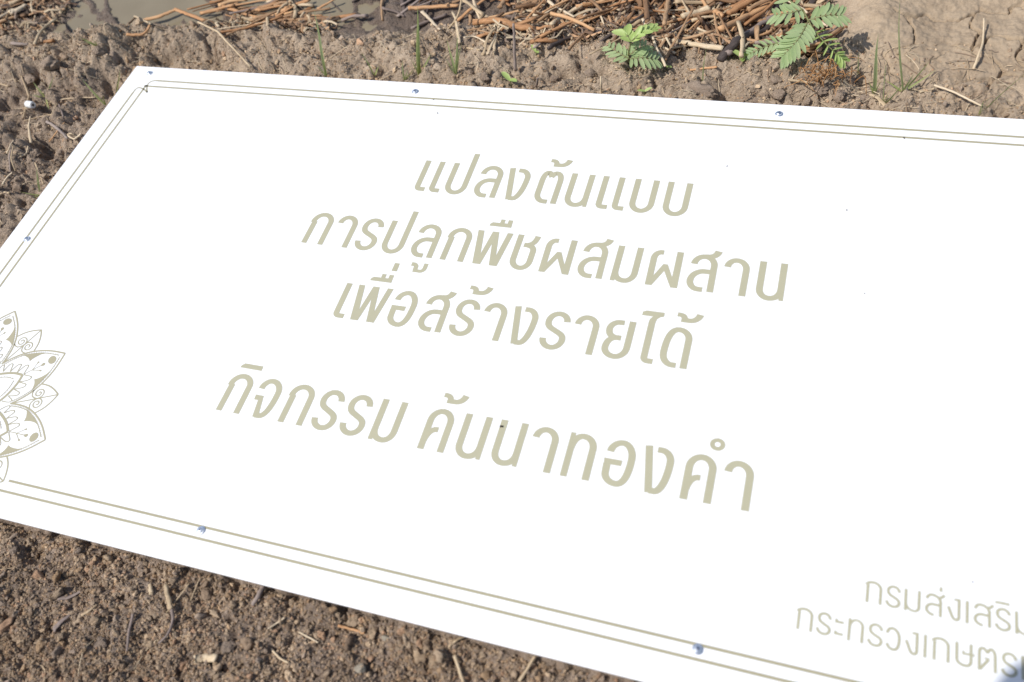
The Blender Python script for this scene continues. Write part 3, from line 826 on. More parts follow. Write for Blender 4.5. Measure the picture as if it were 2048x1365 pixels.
for sx_, sy_, r_ in ((28.1, -12.6, 10), (405.1, -15.6, 40), (816.1, -14.6, 65), (1172, -15, 20), (26.6, -296.3, 33), (1173, -298, 12), (28, -586, 5), (406.7, -569.3, 52), (825.3, -569.1, 25), (1172, -585, 70)):
    o = link('screw', head, None, sign, smooth=False)
    o.scale = (0.9,) * 3; o.location = (sx_ / 1000, sy_ / 1000, 0); o.rotation_euler = (random.uniform(-.06, .06), random.uniform(-.06, .06), math.radians(r_))
    c = link('cross_recess', rec, None, o)

# ------------------------------------------------------------------ specks of dirt on the board
for i, (px, py, r, lab) in enumerate(((1693, 421, 0.0011, 'dark dirt speck on the board right of the first text line'), (1454, 333, 0.0010, 'dark dirt speck on the board above the end of the first text line'),
        (875, 227, 0.0012, 'dirt speck on the board just under the top border, above the first letters'), (867, 200, 0.0010, 'dirt speck touching the outer top border line'), (1808, 277, 0.0014, 'dirt speck on the inner top border line near the right edge'),
        (1003, 854, 0.0019, 'brown dirt crumb on a letter stem of the lowest large text line'), (1729, 588, 0.0008, 'tiny dirt speck on the blank board right of the third text line'), (1945, 1165, 0.0008, 'tiny dirt speck above the small text at lower right'))):
    p = plane(px, py, 0.0)
    bm = bmesh.new()
    r *= 0.62
    bmesh.ops.create_icosphere(bm, subdivisions=2, radius=r)
    for v in bm.verts:
        k = 1 + 0.35 * math.sin(v.co.x * 4100 + i) * math.cos(v.co.y * 3700 + 2 * i)
        v.co = Vector((v.co.x * k * 1.3, v.co.y * k * 0.8, v.co.z * 0.6 + r * 0.55))
    o = bm_obj('dirt_speck', bm, MAT_SPECK_AND_SHADE, None, True)
    o.location = (p[0], p[1], 0.0001); o.rotation_euler = (0, 0, i * 1.3)
    tag(o, lab, 'speck', 'dirt specks on the board')

# ------------------------------------------------------------------ loose soil: crumbs and clods
def ico(sub):
    bm = bmesh.new()
    bmesh.ops.create_icosphere(bm, subdivisions=sub, radius=1.0)
    bm.verts.ensure_lookup_table()
    v = np.array([x.co[:] for x in bm.verts]); f = np.array([[q.index for q in t.verts] for t in bm.faces])
    bm.free()
    return v, f

def lumpy(v, seed, amp, freq):
    r = np.random.default_rng(seed)
    d = np.zeros(len(v))
    for k in range(7):
        w = r.normal(size=3) * freq * (1 + 0.5 * k); ph = r.uniform(0, 6.28)
        d += np.sin(v @ w + ph) / (1 + 0.6 * k)
    # a few flat broken faces
    out = v * (1 + amp * d[:, None])
    for k in range(7):
        n = r.normal(size=3); n /= np.linalg.norm(n); c = r.uniform(0.5, 0.85)
        h = out @ n
        out = out - np.where(h > c, h - c, 0)[:, None] * n * 0.85
    return out

def rotmats(n):
    q = rng.normal(size=(n, 4)); q /= np.linalg.norm(q, axis=1)[:, None]
    w, x, y, z = q.T
    return np.stack([np.stack([1 - 2 * (y * y + z * z), 2 * (x * y - z * w), 2 * (x * z + y * w)], -1),
                     np.stack([2 * (x * y + z * w), 1 - 2 * (x * x + z * z), 2 * (y * z - x * w)], -1),
                     np.stack([2 * (x * z - y * w), 2 * (y * z + x * w), 1 - 2 * (x * x + y * y)], -1)], -2)

SOIL_TINTS = np.array([(1, 1, 1), (0.80, 0.77, 0.77), (1.25, 1.23, 1.18), (1.08, 0.98, 0.86), (0.95, 0.97, 1.06), (0.58, 0.55, 0.55), (1.18, 1.0, 0.92), (1.5, 1.48, 1.42)])
def crumbs(name, pos, size, sub, sink, label, amp=0.16, freq=2.0, nvar=14):
    v0, f0 = ico(sub)
    variants = [lumpy(v0, 100 + k + sub * 20, amp, freq) for k in range(nvar)]
    n = len(pos)
    R = rotmats(n)
    sc = size[:, None] * np.stack([rng.uniform(0.75, 1.25, n), rng.uniform(0.75, 1.25, n), rng.uniform(0.6, 1.0, n)], 1)
    which = rng.integers(0, nvar, n)
    V = np.array(variants)[which] * sc[:, None, :]
    V = np.einsum('nij,nkj->nki', R, V)
    P0 = pos.copy(); P0[:, 2] += size * sink
    V = V + P0[:, None, :]
    F = f0[None] + (np.arange(n) * len(v0))[:, None, None]
    me = np_mesh(name, V.reshape(-1, 3), tris=F.reshape(-1, 3), smooth=sub > 2)
    t = SOIL_TINTS[rng.choice(len(SOIL_TINTS), n, p=[.26, .18, .14, .14, .1, .08, .07, .03])] * rng.uniform(0.9, 1.1, n)[:, None]
    bk = (sstep(-0.62, -0.42, pos[:, 1]) * (1 - 0.65 * sstep(0.06, -0.06, pos[:, 0]) * sstep(0.03, -0.05, pos[:, 1])))[:, None]
    t = t * (np.array([[1.13, 1.06, 0.99]]) * (1 - bk) + np.array([[1.36, 1.29, 1.20]]) * bk)
    colour_attr(me, np.repeat(t, len(v0), 0))
    o = link(name, me, MAT_CRUMB)
    tag(o, label, 'soil', kind='stuff')
    return o

def scatter(n, x0, x1, y0, y1, dens):
    x = rng.uniform(x0, x1, n); y = rng.uniform(y0, y1, n)
    k = rng.uniform(0, 1, n) < dens(x, y)
    x, y = x[k], y[k]
    dx = np.maximum(np.maximum(-x, x - SX), 0); dy = np.maximum(np.maximum(-SY - y, y), 0)
    return x, y, np.hypot(dx, dy)

def field(x, y):
    """how much loose soil lies there"""
    _, wet, pale = height(x, y)
    patch = np.clip(0.55 + 0.8 * fbm(x, y, 22, 2, 61), 0.05, 1)
    seen = np.where(y < -0.58, sstep(-0.05, -0.03, y - (-0.723 + (x - 0.3) * 0.249)), 1.0)
    return np.where(y < -0.5, np.clip(0.75 + 0.6 * fbm(x, y, 18, 2, 62), 0.3, 1), patch * 0.75) * (1 - 0.97 * sstep(0.2, 0.6, wet)) * (1 - 0.72 * pale) * seen

def lay(n, smin, smax, power, areas, sub, sink, name, label, amp=0.2):
    P_, S_ = [], []
    for (x0, x1, y0, y1, share) in areas:
        x, y, d = scatter(int(n * share), x0, x1, y0, y1, field)
        s = smin + (smax - smin) * rng.uniform(0, 1, len(x)) ** power
        k = d > np.where(s < 0.002, s * 0.3, s * 0.8) + 0.0003
        x, y, s = x[k], y[k], s[k]
        P_.append(np.stack([x, y, gh_many(x, y)], 1)); S_.append(s)
    crumbs(name, np.concatenate(P_), np.concatenate(S_), sub, sink, label, amp)

FRONT = (0.12, 0.86, -0.77, -0.598)
LEFT = (-0.36, 0.005, -0.60, 0.06)
TOP = (-0.36, 1.10, -0.002, 0.13)
lay(118000, 0.0006, 0.0016, 1.3, [(*FRONT, 0.66), (*LEFT, 0.16), (*TOP, 0.18)], 1, 0.35, 'fine_soil_grains', 'fine brown soil grains strewn over the ground round the board', 0.2)
lay(16500, 0.0012, 0.0030, 2.6, [(*FRONT, 0.62), (*LEFT, 0.18), (*TOP, 0.20)], 2, 0.30, 'soil_crumbs', 'brown soil crumbs lying loose all round the board')
lay(1500, 0.0024, 0.0062, 3.2, [(*FRONT, 0.46), (*LEFT, 0.28), (*TOP, 0.26)], 3, 0.25, 'small_clods', 'small broken clods of brown soil round the board', 0.3)

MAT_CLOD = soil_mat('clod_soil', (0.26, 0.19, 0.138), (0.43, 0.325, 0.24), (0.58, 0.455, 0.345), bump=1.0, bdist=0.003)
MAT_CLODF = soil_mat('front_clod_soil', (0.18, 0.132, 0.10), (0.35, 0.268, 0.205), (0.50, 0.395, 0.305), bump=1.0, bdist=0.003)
MAT_STONE = soil_mat('grey_stone', (0.20, 0.17, 0.13), (0.30, 0.26, 0.20), (0.38, 0.33, 0.27), bump=0.4)
CLV, CLF = ico(4)
def clod(px, py, rpx, label, mat=None, squash=0.75, seed=0, stretch=1.0, ang=0.0, name='soil_clod', cat='clod', group='larger clods of soil'):
    p = at(px, py)
    depth = abs((np.array([p[0], p[1], p[2]]) - CAM) @ ROT[:, 2])
    r = 0.85 * rpx * depth / FPX
    v = lumpy(CLV, 300 + seed, 0.19, 2.0)
    rr = np.random.default_rng(900 + seed)
    fine = np.zeros(len(v))
    for k in range(10):
        w = rr.normal(size=3) * (5 + 2.0 * k); fine += np.abs(np.sin(v @ w + rr.uniform(0, 6))) / (1.6 + 0.5 * k)
    v = v * (1 + 0.10 * (fine - fine.mean())[:, None])
    v = v * (1 + 0.05 * rr.normal(size=len(v))[:, None])
    v = v * np.array([stretch, 1.0, squash]) * r
    me = np_mesh(name, v, tris=CLF)
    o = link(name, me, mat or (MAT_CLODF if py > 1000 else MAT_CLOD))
    o.location = (p[0], p[1], p[2] + r * squash * 0.2)
    o.rotation_euler = (rr.uniform(-.2, .2), rr.uniform(-.2, .2), ang)
    tag(o, label, cat, group)
    return o
# individual larger clods
clod(968, 157, 12, 'round ochre clod behind the top edge of the board near the grey upright stem', seed=1, squash=0.9)
clod(1032, 190, 0.1, 'tiny clod', seed=2) if False else None
clod(942, 150, 8, 'small upright clod just left of the round ochre clod', seed=3, squash=1.1)
clod(1510, 203, 13, 'flat ochre clod against the top edge, leftmost of the row near the upper right screw', seed=4, squash=0.6)
clod(1528, 193, 10, 'grey clod between the flat ochre clod and the fibrous clump', seed=5, squash=0.8)
clod(1560, 188, 14, 'brown clod above the upper right screw', seed=6, squash=0.7)
clod(1590, 203, 11, 'low brown clod touching the top edge right of the upper right screw', seed=7, squash=0.7)
clod(1615, 205, 10, 'rounded clod at the top edge under the rusty root tuft', seed=8, squash=0.8)
clod(1640, 180, 17, 'broad clod under the rusty root tuft', seed=9, squash=0.7)
clod(1678, 195, 18, 'knobbly brown clod right below the rusty root tuft', seed=10, squash=0.85)
clod(1725, 203, 17, 'pale grey clod at the top edge beside the pale husk', seed=11, squash=0.85)
clod(1700, 165, 16, 'dark clod beside the hollow right of the rusty root tuft', seed=12, squash=0.9)
clod(1395, 183, 26, 'fine grained dome of soil at the top edge', seed=13, squash=0.5, stretch=1.4)
clod(1550, 160, 15, 'broken clod below the hanging feathery leaf', seed=14, squash=0.7)
clod(108, 138, 24, 'cracked grey clod near the left edge above the grass sprouts', seed=15, squash=0.7)
clod(226, 118, 20, 'pale crusted clod left of the corner of the board', seed=16, squash=0.9)
clod(196, 105, 13, 'steep clod under the small bright sprout', seed=17, squash=1.0)
clod(45, 150, 22, 'grey brown clod at the left edge of the picture', seed=18, squash=0.6)
clod(30, 105 + 1000, 11, 'upright brown clod below the left end of the board', seed=19, squash=1.2)
clod(157, 1102, 7, 'small round clod under the bottom edge near the left', seed=20, squash=1.0)
clod(773, 1276, 10, 'smooth grey pebble below the bottom edge near the middle', seed=21, squash=0.9, mat=MAT_STONE, name='pebble', cat='pebble', group='pebbles in front')
clod(722, 1338, 15, 'flat angular grey stone near the bottom of the picture', seed=22, squash=0.45, mat=MAT_STONE, name='pebble', cat='pebble', group='pebbles in front')
clod(205, 1290, 15, 'rounded clod among crumbs at lower left', seed=23, squash=0.8)
clod(545, 1250, 9, 'squat clod below the bent straw at front centre', seed=24, squash=0.8)
clod(455, 1290, 20, 'broad crumbly clod at the front between the wood chip and the board', seed=25, squash=0.4)
clod(383, 1310, 9, 'round clod left of the pale wood chip', seed=26, squash=0.9)
clod(1180, 150, 16, 'clod behind the top edge below the dark bent twig', seed=27, squash=0.7)
clod(1110, 160, 11, 'small pinkish clod at the top edge left of the dark bent twig', seed=28, squash=0.8)
clod(620, 85, 9, 'clod beside the tall single grass blade', seed=29, squash=0.8)
clod(480, 95, 11, 'grey clod beside the bent pale straw', seed=30, squash=0.8)
clod(20, 292, 14, 'rounded clod by the dark hollow left of the board', seed=31, squash=0.8)
clod(75, 308, 13, 'clod between two dark hollows left of the board', seed=32, squash=0.8)
clod(35, 378, 13, 'brown clod low on the left under tangled straws', seed=33, squash=0.7)

# ------------------------------------------------------------------ stalks, twigs and straw
def frame_from(p0, p1, up=(0, 0, 1)):
    y = np.array(p1, float) - np.array(p0, float); ln = np.linalg.norm(y); y = y / ln
    u = np.array(up, float)
    if abs(u @ y) > 0.95: u = np.array([1.0, 0, 0])
    x = np.cross(y, u); x /= np.linalg.norm(x)
    z = np.cross(x, y)
    return np.stack([x, y, z], 1)

def tube_mesh(name, pts, radii, n=7, flat=1.0, up=(0, 0, 1)):
    """tube through local points; flat squeezes it along local z"""
    pts = np.asarray(pts, float)
    k = len(pts)
    d = np.gradient(pts, axis=0)
    v = []
    for i in range(k):
        R = frame_from((0, 0, 0), d[i], up)
        for a in range(n):
            t = 2 * math.pi * a / n
            v.append(pts[i] + R[:, 0] * math.cos(t) * radii[i] + R[:, 2] * math.sin(t) * radii[i] * flat)
    f = []
    for i in range(k - 1):
        for a in range(n):
            b = (a + 1) % n
            f.append((i * n + a, i * n + b, (i + 1) * n + b, (i + 1) * n + a))
    f.append(tuple(range(n - 1, -1, -1))); f.append(tuple(range((k - 1) * n, k * n)))
    return pydata(name, v, f)

def resample(pts, n, jitter=0.0, seed=0):
    pts = [np.array(p, float) for p in pts]
    if len(pts) == 2:
        c = [pts[0] + (pts[1] - pts[0]) * t for t in np.linspace(0, 1, n)]
    else:
        c = []
        m = len(pts) - 1
        for t in np.linspace(0, m, n):
            i = min(int(t), m - 1); u = t - i
            p0 = pts[max(i - 1, 0)]; p1 = pts[i]; p2 = pts[i + 1]; p3 = pts[min(i + 2, m)]
            c.append(0.5 * (2 * p1 + (p2 - p0) * u + (2 * p0 - 5 * p1 + 4 * p2 - p3) * u * u + (3 * p1 - p0 - 3 * p2 + p3) * u ** 3))
    c = np.array(c)
    if jitter:
        r = np.random.default_rng(seed)
        c[1:-1] += r.normal(size=c[1:-1].shape) * jitter
    return c

def put_stick(name, wpts, r0, r1, mat, label, cat, group=None, flat=0.8, n=14, jitter=0.0004, seed=0, sharp=False):
    w = np.array([np.array(p, float) for p in wpts])
    if jitter == 0.0004: jitter = 0.13 * min(r0, r1)
    if sharp:
        c = []
        for a_, b_ in zip(w[:-1], w[1:]):
            m = max(3, n // (len(w) - 1)); c += [a_ + (b_ - a_) * t for t in np.linspace(0, 1, m, endpoint=False)]
        c = np.array(c + [w[-1]])
        c[1:-1] += np.random.default_rng(seed).normal(size=c[1:-1].shape) * jitter * 0.5
    else:
        c = resample(w, n, jitter, seed)
    R = frame_from(c[0], c[-1])
    loc = (c - c[0]) @ R
    k = len(c)
    if max(r0, r1) < 0.0013 and mat is not MAT_DARKTWIG: r0 *= 1.25; r1 *= 1.25
    rad = np.linspace(r0, r1, k) * (1 + 0.07 * np.random.default_rng(seed + 5).normal(size=k))
    me = tube_mesh(name, loc, np.abs(rad), 7, flat)
    o = link(name, me, mat, smooth=True)
    mw = Matrix.Identity(4)
    for i in range(3):
        for j in range(3): mw[i][j] = R[i, j]
        mw[i][3] = c[0][i]
    o.matrix_world = mw
    tag(o, label, cat, group)
    return o

def on(pts, lift=0.002):
    return [at(px, py) + np.array([0, 0, lift if np.isscalar(lift) else lift[i]]) for i, (px, py) in enumerate(pts)]

def up(px, py, z):
    return plane(px, py, z)

STK = 'loose stalks and twigs round the board'
put_stick('straw', on([(403, 57), (444, 80), (505, 142)], [0.010, 0.014, 0.006]), 0.0016, 0.0013, MAT_STRAW, 'long pale bent straw lying from the puddle to the top edge of the board', 'straw', STK, sharp=True, seed=1)
put_stick('reed', on([(290, 52), (327, 44), (358, 31)], 0.010), 0.0040, 0.0030, MAT_ORANGE, sharp=True, flat=0.6, label='orange brown reed on the edge of the puddle, left half of the kinked pair', cat='reed', group=STK, seed=2)
put_stick('reed', on([(357, 31), (411, 43)], 0.011), 0.0034, 0.0026, MAT_ORANGE, flat=0.6, label='orange brown reed on the edge of the puddle, right half of the kinked pair', cat='reed', group=STK, seed=3)
put_stick('reed', on([(262, 83), (290, 76), (305, 60)], 0.006), 0.0024, 0.0018, MAT_ORANGE, 'short rusty reed curving below the kinked pair by the puddle', 'reed', STK, seed=4)
put_stick('reed', on([(245, 70), (275, 42)], 0.006), 0.0020, 0.0016, MAT_REED, 'dark reed slanting down at the left end of the kinked pair', 'reed', STK, seed=5)
put_stick('straw', on([(277, 46), (308, 60)], 0.012), 0.0014, 0.0012, MAT_STRAW, 'short pale straw laid across the left end of the kinked reeds', 'straw', STK, seed=6)
put_stick('stalk', on([(72, 95), (95, 76), (121, 49)], [0.003, 0.008, 0.010]), 0.0026, 0.0016, MAT_STRAW, 'pale dry stalk curving up the wet mud at far left', 'stalk', STK, seed=7)
put_stick('stalk', on([(0, 93), (35, 96), (62, 96)], 0.006), 0.0030, 0.0024, MAT_GREYSTICK, 'grey stalk reaching in from the left edge on the wet mud', 'stalk', STK, seed=8)
put_stick('reed', on([(70, 103), (90, 93), (112, 88)], 0.006), 0.0020, 0.0026, MAT_ORANGE, 'rusty reed piece under the pale curving stalk at far left', 'reed', STK, seed=9)
put_stick('reed', on([(0, 47), (6, 55), (13, 72)], 0.006), 0.0024, 0.0012, MAT_ORANGE, 'orange reed at the left edge of the picture', 'reed', STK, seed=10)
put_stick('straw_bundle', on([(28, 37), (42, 32), (58, 22)], 0.010), 0.0065, 0.0045, MAT_STRAW, 'thick pale husk in the straw clump at the upper left corner', 'husk', STK, seed=11, flat=0.5)
put_stick('reed', on([(30, 22), (50, 12), (66, 5)], 0.012), 0.0040, 0.0030, MAT_STRAW, 'tan reed on top of the straw clump at the upper left corner', 'reed', STK, seed=12)
put_stick('reed', on([(28, 16), (42, 7), (56, 0)], 0.014), 0.0010, 0.0008, MAT_DARKTWIG, 'thin dark stem on the straw clump at the upper left corner', 'stem', STK, seed=13)
put_stick('reed', on([(50, 22), (62, 18), (73, 17)], 0.006), 0.0032, 0.0030, MAT_REED, 'dark reed at the right end of the straw clump at the upper left corner', 'reed', STK, seed=14)
put_stick('reed', on([(2, 25), (18, 20), (33, 12)], 0.006), 0.0050, 0.0040, MAT_DARKTWIG, 'black rotting stalk left of the straw clump at the upper left corner', 'stalk', STK, seed=15)
put_stick('reed', on([(820, 27), (860, 25), (920, 21)], 0.008), 0.0034, 0.0028, MAT_ORANGE, 'pinkish orange reed lying level left of the reed mat', 'reed', STK, seed=16)
put_stick('reed', on([(950, 53), (985, 55), (1030, 63), (1072, 72)], 0.010), 0.0048, 0.0046, MAT_ORANGE, 'thick orange reed behind the upright grey stem', 'reed', STK, seed=17)
put_stick('reed', on([(1065, 92), (1095, 89), (1122, 88)], 0.006), 0.0034, 0.0030, MAT_ORANGE, 'tan reed behind the left end of the dark bent twig', 'reed', STK, seed=18)
put_stick('leaf_strip', on([(848, 38), (862, 52), (884, 74)], 0.012), 0.0030, 0.0016, MAT_STRAW, 'broad pale dry blade leaning left of the grass clump', 'dry leaf', STK, flat=0.2, seed=19)
put_stick('straw', [up(893, 62, -0.018), up(914, 35, 0.004), up(924, -4, 0.016)], 0.0012, 0.0011, MAT_STRAW, 'thin pale straw rising out of the top of the picture', 'straw', STK, seed=20)
put_stick('leaf_strip', on([(910, 48), (917, 62), (920, 92)], [0.018, 0.016, 0.006]), 0.0012, 0.0022, MAT_STRAW, 'narrow tan dry leaf hanging above the grass clump', 'dry leaf', STK, flat=0.3, seed=21)
for k, (a_, b_, c_) in enumerate((((995, 72), (980, 88), (967, 112)), ((1002, 68), (992, 90), (975, 112)), ((1008, 70), (995, 84), (989, 114)), ((990, 78), (975, 98), (966, 114)))):
    put_stick('husk_strip', on([a_, b_, c_], [0.012, 0.010, 0.002]), 0.0013, 0.0022, MAT_STRAW, ('leftmost', 'second', 'third', 'lowest')[k] + ' strip of the shredded pale husk left of the grey upright stem', 'husk', 'strips of the shredded husk', flat=0.35, seed=22 + k)
put_stick('straw', on([(930, 84), (952, 82), (974, 94)], 0.006), 0.0008, 0.0010, MAT_STRAW, 'thin arched straw running to the shredded husk', 'straw', STK, seed=27)
put_stick('straw', on([(936, 103), (962, 107)], 0.005), 0.0016, 0.0013, MAT_STRAW, 'short pale straw left of the foot of the shredded husk', 'straw', STK, seed=28)
put_stick('upright_stem', [at(1031, 141), up(1029, 95, 0.012), up(1027, 48, 0.042)], 0.0019, 0.0014, MAT_GREYSTICK, 'thin grey purple stem standing upright behind the board', 'stem', STK, flat=1.0, seed=29)
put_stick('twig', on([(1098, 107), (1125, 92), (1165, 78), (1205, 75), (1243, 70)], 0.007), 0.0026, 0.0024, MAT_DARKTWIG, 'black bent twig behind the board running to the young plant', 'twig', STK, flat=1.0, seed=30, n=22)
put_stick('branch', on([(1440, 128), (1475, 100), (1520, 78), (1570, 55), (1612, 38), (1640, 0), (1650, -25)], [0.004, 0.010, 0.012, 0.014, 0.016, 0.018, 0.018]), 0.0055, 0.0030, MAT_DARKTWIG, 'dark branch crossing under the feathery leaves', 'branch', STK, flat=0.9, seed=31, n=26, jitter=0.0012)
put_stick('branch', on([(1455, 122), (1500, 84), (1540, 58), (1556, 30), (1575, -15)], [0.010, 0.016, 0.016, 0.016, 0.016]), 0.0040, 0.0024, MAT_GREYSTICK, 'grey brown branch beside the dark branch at the edge of the reed mat', 'branch', STK, seed=32, n=20, jitter=0.001)
put_stick('reed', on([(1360, 96), (1400, 102), (1446, 110)], 0.008), 0.0030, 0.0036, MAT_STRAW, 'pale reed lying level at the front of the reed mat', 'reed', STK, seed=33)
put_stick('reed', on([(1290, 0), (1293, 30), (1296, 72)], 0.020), 0.0032, 0.0036, MAT_REED, 'upright looking brown reed behind the young plant, left of a pair', 'reed', STK, seed=34)
put_stick('reed', on([(1330, 78), (1336, 35), (1342, 0)], 0.020), 0.0030, 0.0028, MAT_REED, 'upright looking brown reed behind the young plant, right of a pair', 'reed', STK, seed=35)
put_stick('reed', on([(1365, 63), (1395, 54), (1418, 47)], 0.022), 0.0040, 0.0042, MAT_STRAW, 'cut tan reed end at the front of the reed mat', 'reed', STK, seed=36)
put_stick('reed', on([(1428, 52), (1445, 64)], 0.022), 0.0036, 0.0034, MAT_ORANGE, 'short orange reed end right of the cut tan reed', 'reed', STK, seed=37)
put_stick('reed', on([(1106, 68), (1135, 48), (1168, 28)], 0.014), 0.0030, 0.0028, MAT_STRAW, 'tan reed slanting up above the dark bent twig', 'reed', STK, seed=38)
put_stick('reed', on([(1440, 82), (1495, 55), (1545, 25)], 0.016), 0.0042, 0.0040, MAT_ORANGE, 'long orange reed slanting toward the feathery leaves', 'reed', STK, seed=39)
put_stick('reed', on([(1455, 55), (1500, 30), (1560, 0)], 0.020), 0.0040, 0.0042, MAT_ORANGE, 'orange brown reed above and parallel to the long orange reed', 'reed', STK, seed=40)
put_stick('reed', on([(1592, 112), (1620, 102), (1645, 88)], 0.008), 0.0030, 0.0026, MAT_GREYSTICK, 'brown stick poking out under the drooping feathery leaf', 'stick', STK, seed=41)
put_stick('straw', on([(1962, 56), (1962, 95), (1955, 118), (1946, 142)], [0.012, 0.012, 0.008, 0.002]), 0.0009, 0.0012, MAT_STRAW, 'thin orange straw standing on the dry cracked mud at the right', 'straw', STK, seed=42)
put_stick('straw', on([(1866, 180), (1905, 194), (1962, 217)], [0.006, 0.006, 0.003]), 0.0011, 0.0009, MAT_STRAW, 'long pale straw lying by the right end of the top edge', 'straw', STK, seed=43)
put_stick('straw', on([(1838, 191), (1867, 184)], 0.004), 0.0008, 0.0010, MAT_STRAW, 'short pale straw left of the long straw at the right end', 'straw', STK, seed=44)
put_stick('husk_strip', on([(1738, 201), (1755, 209), (1776, 222)], [0.008, 0.008, 0.002]), 0.0020, 0.0026, MAT_STRAW, 'pale torn husk at the top edge beside the grass at right', 'husk', STK, flat=0.35, seed=45)
put_stick('straw', on([(1575, 172), (1600, 175), (1625, 178)], 0.008), 0.0012, 0.0010, MAT_STRAW, 'pale straw on the clod left of the rusty root tuft', 'straw', STK, seed=46)
put_stick('straw', on([(1380, 146), (1405, 143), (1434, 140)], 0.004), 0.0010, 0.0012, MAT_ORANGE, 'thin tan straw left of the small dark grass blade', 'straw', STK, seed=47)
put_stick('straw', [at(1203, 188), up(1202, 170, -0.004), up(1202, 153, 0.004)], 0.0011, 0.0009, MAT_STRAW, 'short straw standing at the top edge right of the dark bent twig', 'straw', STK, seed=48)
put_stick('straw', [at(1072, 176), up(1074, 168, -0.008), up(1075, 157, 0.000)], 0.0012, 0.0009, MAT_GREYSTICK, 'short grey splinter standing at the top edge', 'splinter', STK, seed=49)
# left of the board
put_stick('straw', on([(53, 166), (62, 197), (50, 241)], 0.004), 0.0010, 0.0011, MAT_STRAW, 'kinked pale straw right of the small white plug', 'straw', STK, sharp=True, seed=50)
put_stick('straw', on([(97, 211), (140, 203), (195, 201)], 0.005), 0.0009, 0.0007, MAT_STRAW, 'long thin straw pointing at the left edge of the board', 'straw', STK, seed=51)
put_stick('straw', on([(52, 247), (95, 235), (128, 233)], 0.004), 0.0009, 0.0008, MAT_STRAW, 'thin straw lying below the kinked pale straw', 'straw', STK, seed=52)
put_stick('stick', on([(98, 249), (120, 264), (141, 285)], 0.006), 0.0022, 0.0017, MAT_GREYSTICK, 'grey stick touching the left edge of the board', 'stick', STK, seed=53)
put_stick('straw', on([(137, 275), (151, 283), (160, 278), (166, 273)], 0.004), 0.0010, 0.0010, MAT_STRAW, 'pale hooked straw at the tip of the grey stick', 'straw', STK, seed=54)
put_stick('straw', on([(138, 274), (145, 271), (152, 275)], 0.004), 0.0009, 0.0009, MAT_STRAW, 'short pale straw above the hooked straw', 'straw', STK, seed=55)
put_stick('straw', on([(103, 290), (118, 270), (133, 250)], 0.005), 0.0007, 0.0007, MAT_ORANGE, 'thin reddish straw crossing the grey stick', 'straw', STK, seed=56)
put_stick('straw', on([(125, 219), (130, 235), (137, 252)], 0.006), 0.0010, 0.0009, MAT_GREYSTICK, 'short dark stem above the grey stick', 'stem', STK, seed=57)
put_stick('stick', on([(70, 245), (69, 270), (68, 294)], [0.010, 0.012, 0.006]), 0.0009, 0.0020, MAT_STRAW, 'upright looking straw beside the dark hollow', 'straw', STK, seed=58)
put_stick('straw', on([(45, 320), (53, 310), (61, 298)], 0.005), 0.0010, 0.0009, MAT_STRAW, 'short pale straw below the dark hollow', 'straw', STK, seed=59)
put_stick('straw', on([(20, 315), (28, 295), (40, 284)], 0.006), 0.0009, 0.0008, MAT_STRAW, 'curved straw above the tangled straws at the left edge', 'straw', STK, seed=60)
put_stick('straw', on([(22, 345), (25, 320), (32, 298)], 0.006), 0.0009, 0.0009, MAT_GREYSTICK, 'grey stem in the tangled straws at the left edge', 'stem', STK, seed=61)
put_stick('straw', on([(36, 348), (30, 325), (34, 300)], 0.007), 0.0008, 0.0008, MAT_STRAW, 'thin straw crossing the grey stem at the left edge', 'straw', STK, seed=62)
put_stick('straw', on([(10, 375), (20, 360), (30, 351)], 0.005), 0.0014, 0.0010, MAT_STRAW, 'stubby straw low at the left edge of the picture', 'straw', STK, seed=63)
put_stick('straw', on([(76, 333), (83, 352), (91, 373)], 0.004), 0.0009, 0.0008, MAT_STRAW, 'pale straw ending at the left edge of the board, right of a green blade', 'straw', STK, seed=64)
put_stick('straw', on([(0, 172), (12, 175), (20, 178)], 0.004), 0.0009, 0.0009, MAT_STRAW, 'small straw at the left edge above the white plug', 'straw', STK, seed=65)
put_stick('straw', on([(0, 398), (12, 390), (22, 390)], 0.004), 0.0012, 0.0010, MAT_STRAW, 'lowest pale straw at the left edge of the picture', 'straw', STK, seed=66)
# in front of the board
put_stick('bark_strip', on([(337, 1174), (342, 1200), (348, 1222)], 0.005), 0.0019, 0.0022, MAT_STRAW, 'splintered tan top of the bent stalk in the front soil', 'stalk', STK, flat=0.6, seed=70)
put_stick('stalk', on([(348, 1221), (350, 1245), (340, 1272), (322, 1290)], 0.004), 0.0016, 0.0010, MAT_GREYSTICK, 'bent brown stalk curving down in the front soil', 'stalk', STK, seed=71)
put_stick('wood_chip', on([(394, 1321), (415, 1319), (436, 1320)], 0.004), 0.0036, 0.0032, MAT_STRAW, 'pale pinkish wood chip in the front soil', 'wood chip', STK, flat=0.35, seed=72)
put_stick('seed_husk', on([(303, 1172), (305, 1180), (306, 1190)], 0.003), 0.0016, 0.0020, MAT_STRAW, 'small pale seed husk in the front soil left of the bent stalk', 'husk', STK, flat=0.6, seed=73)
put_stick('straw', on([(679, 1254), (706, 1261), (731, 1269)], 0.003), 0.0009, 0.0009, MAT_ORANGE, 'straight pinkish straw lying below the bottom edge', 'straw', STK, seed=74)
put_stick('straw', on([(601, 1267), (620, 1277), (639, 1288)], 0.003), 0.0006, 0.0006, MAT_STRAW, 'thin white straw left of the pinkish straw', 'straw', STK, seed=75)
put_stick('stick', on([(530, 1178), (520, 1196), (508, 1214)], 0.004), 0.0024, 0.0016, MAT_GREYSTICK, 'grey brown stick end under the bottom edge', 'stick', STK, seed=76)
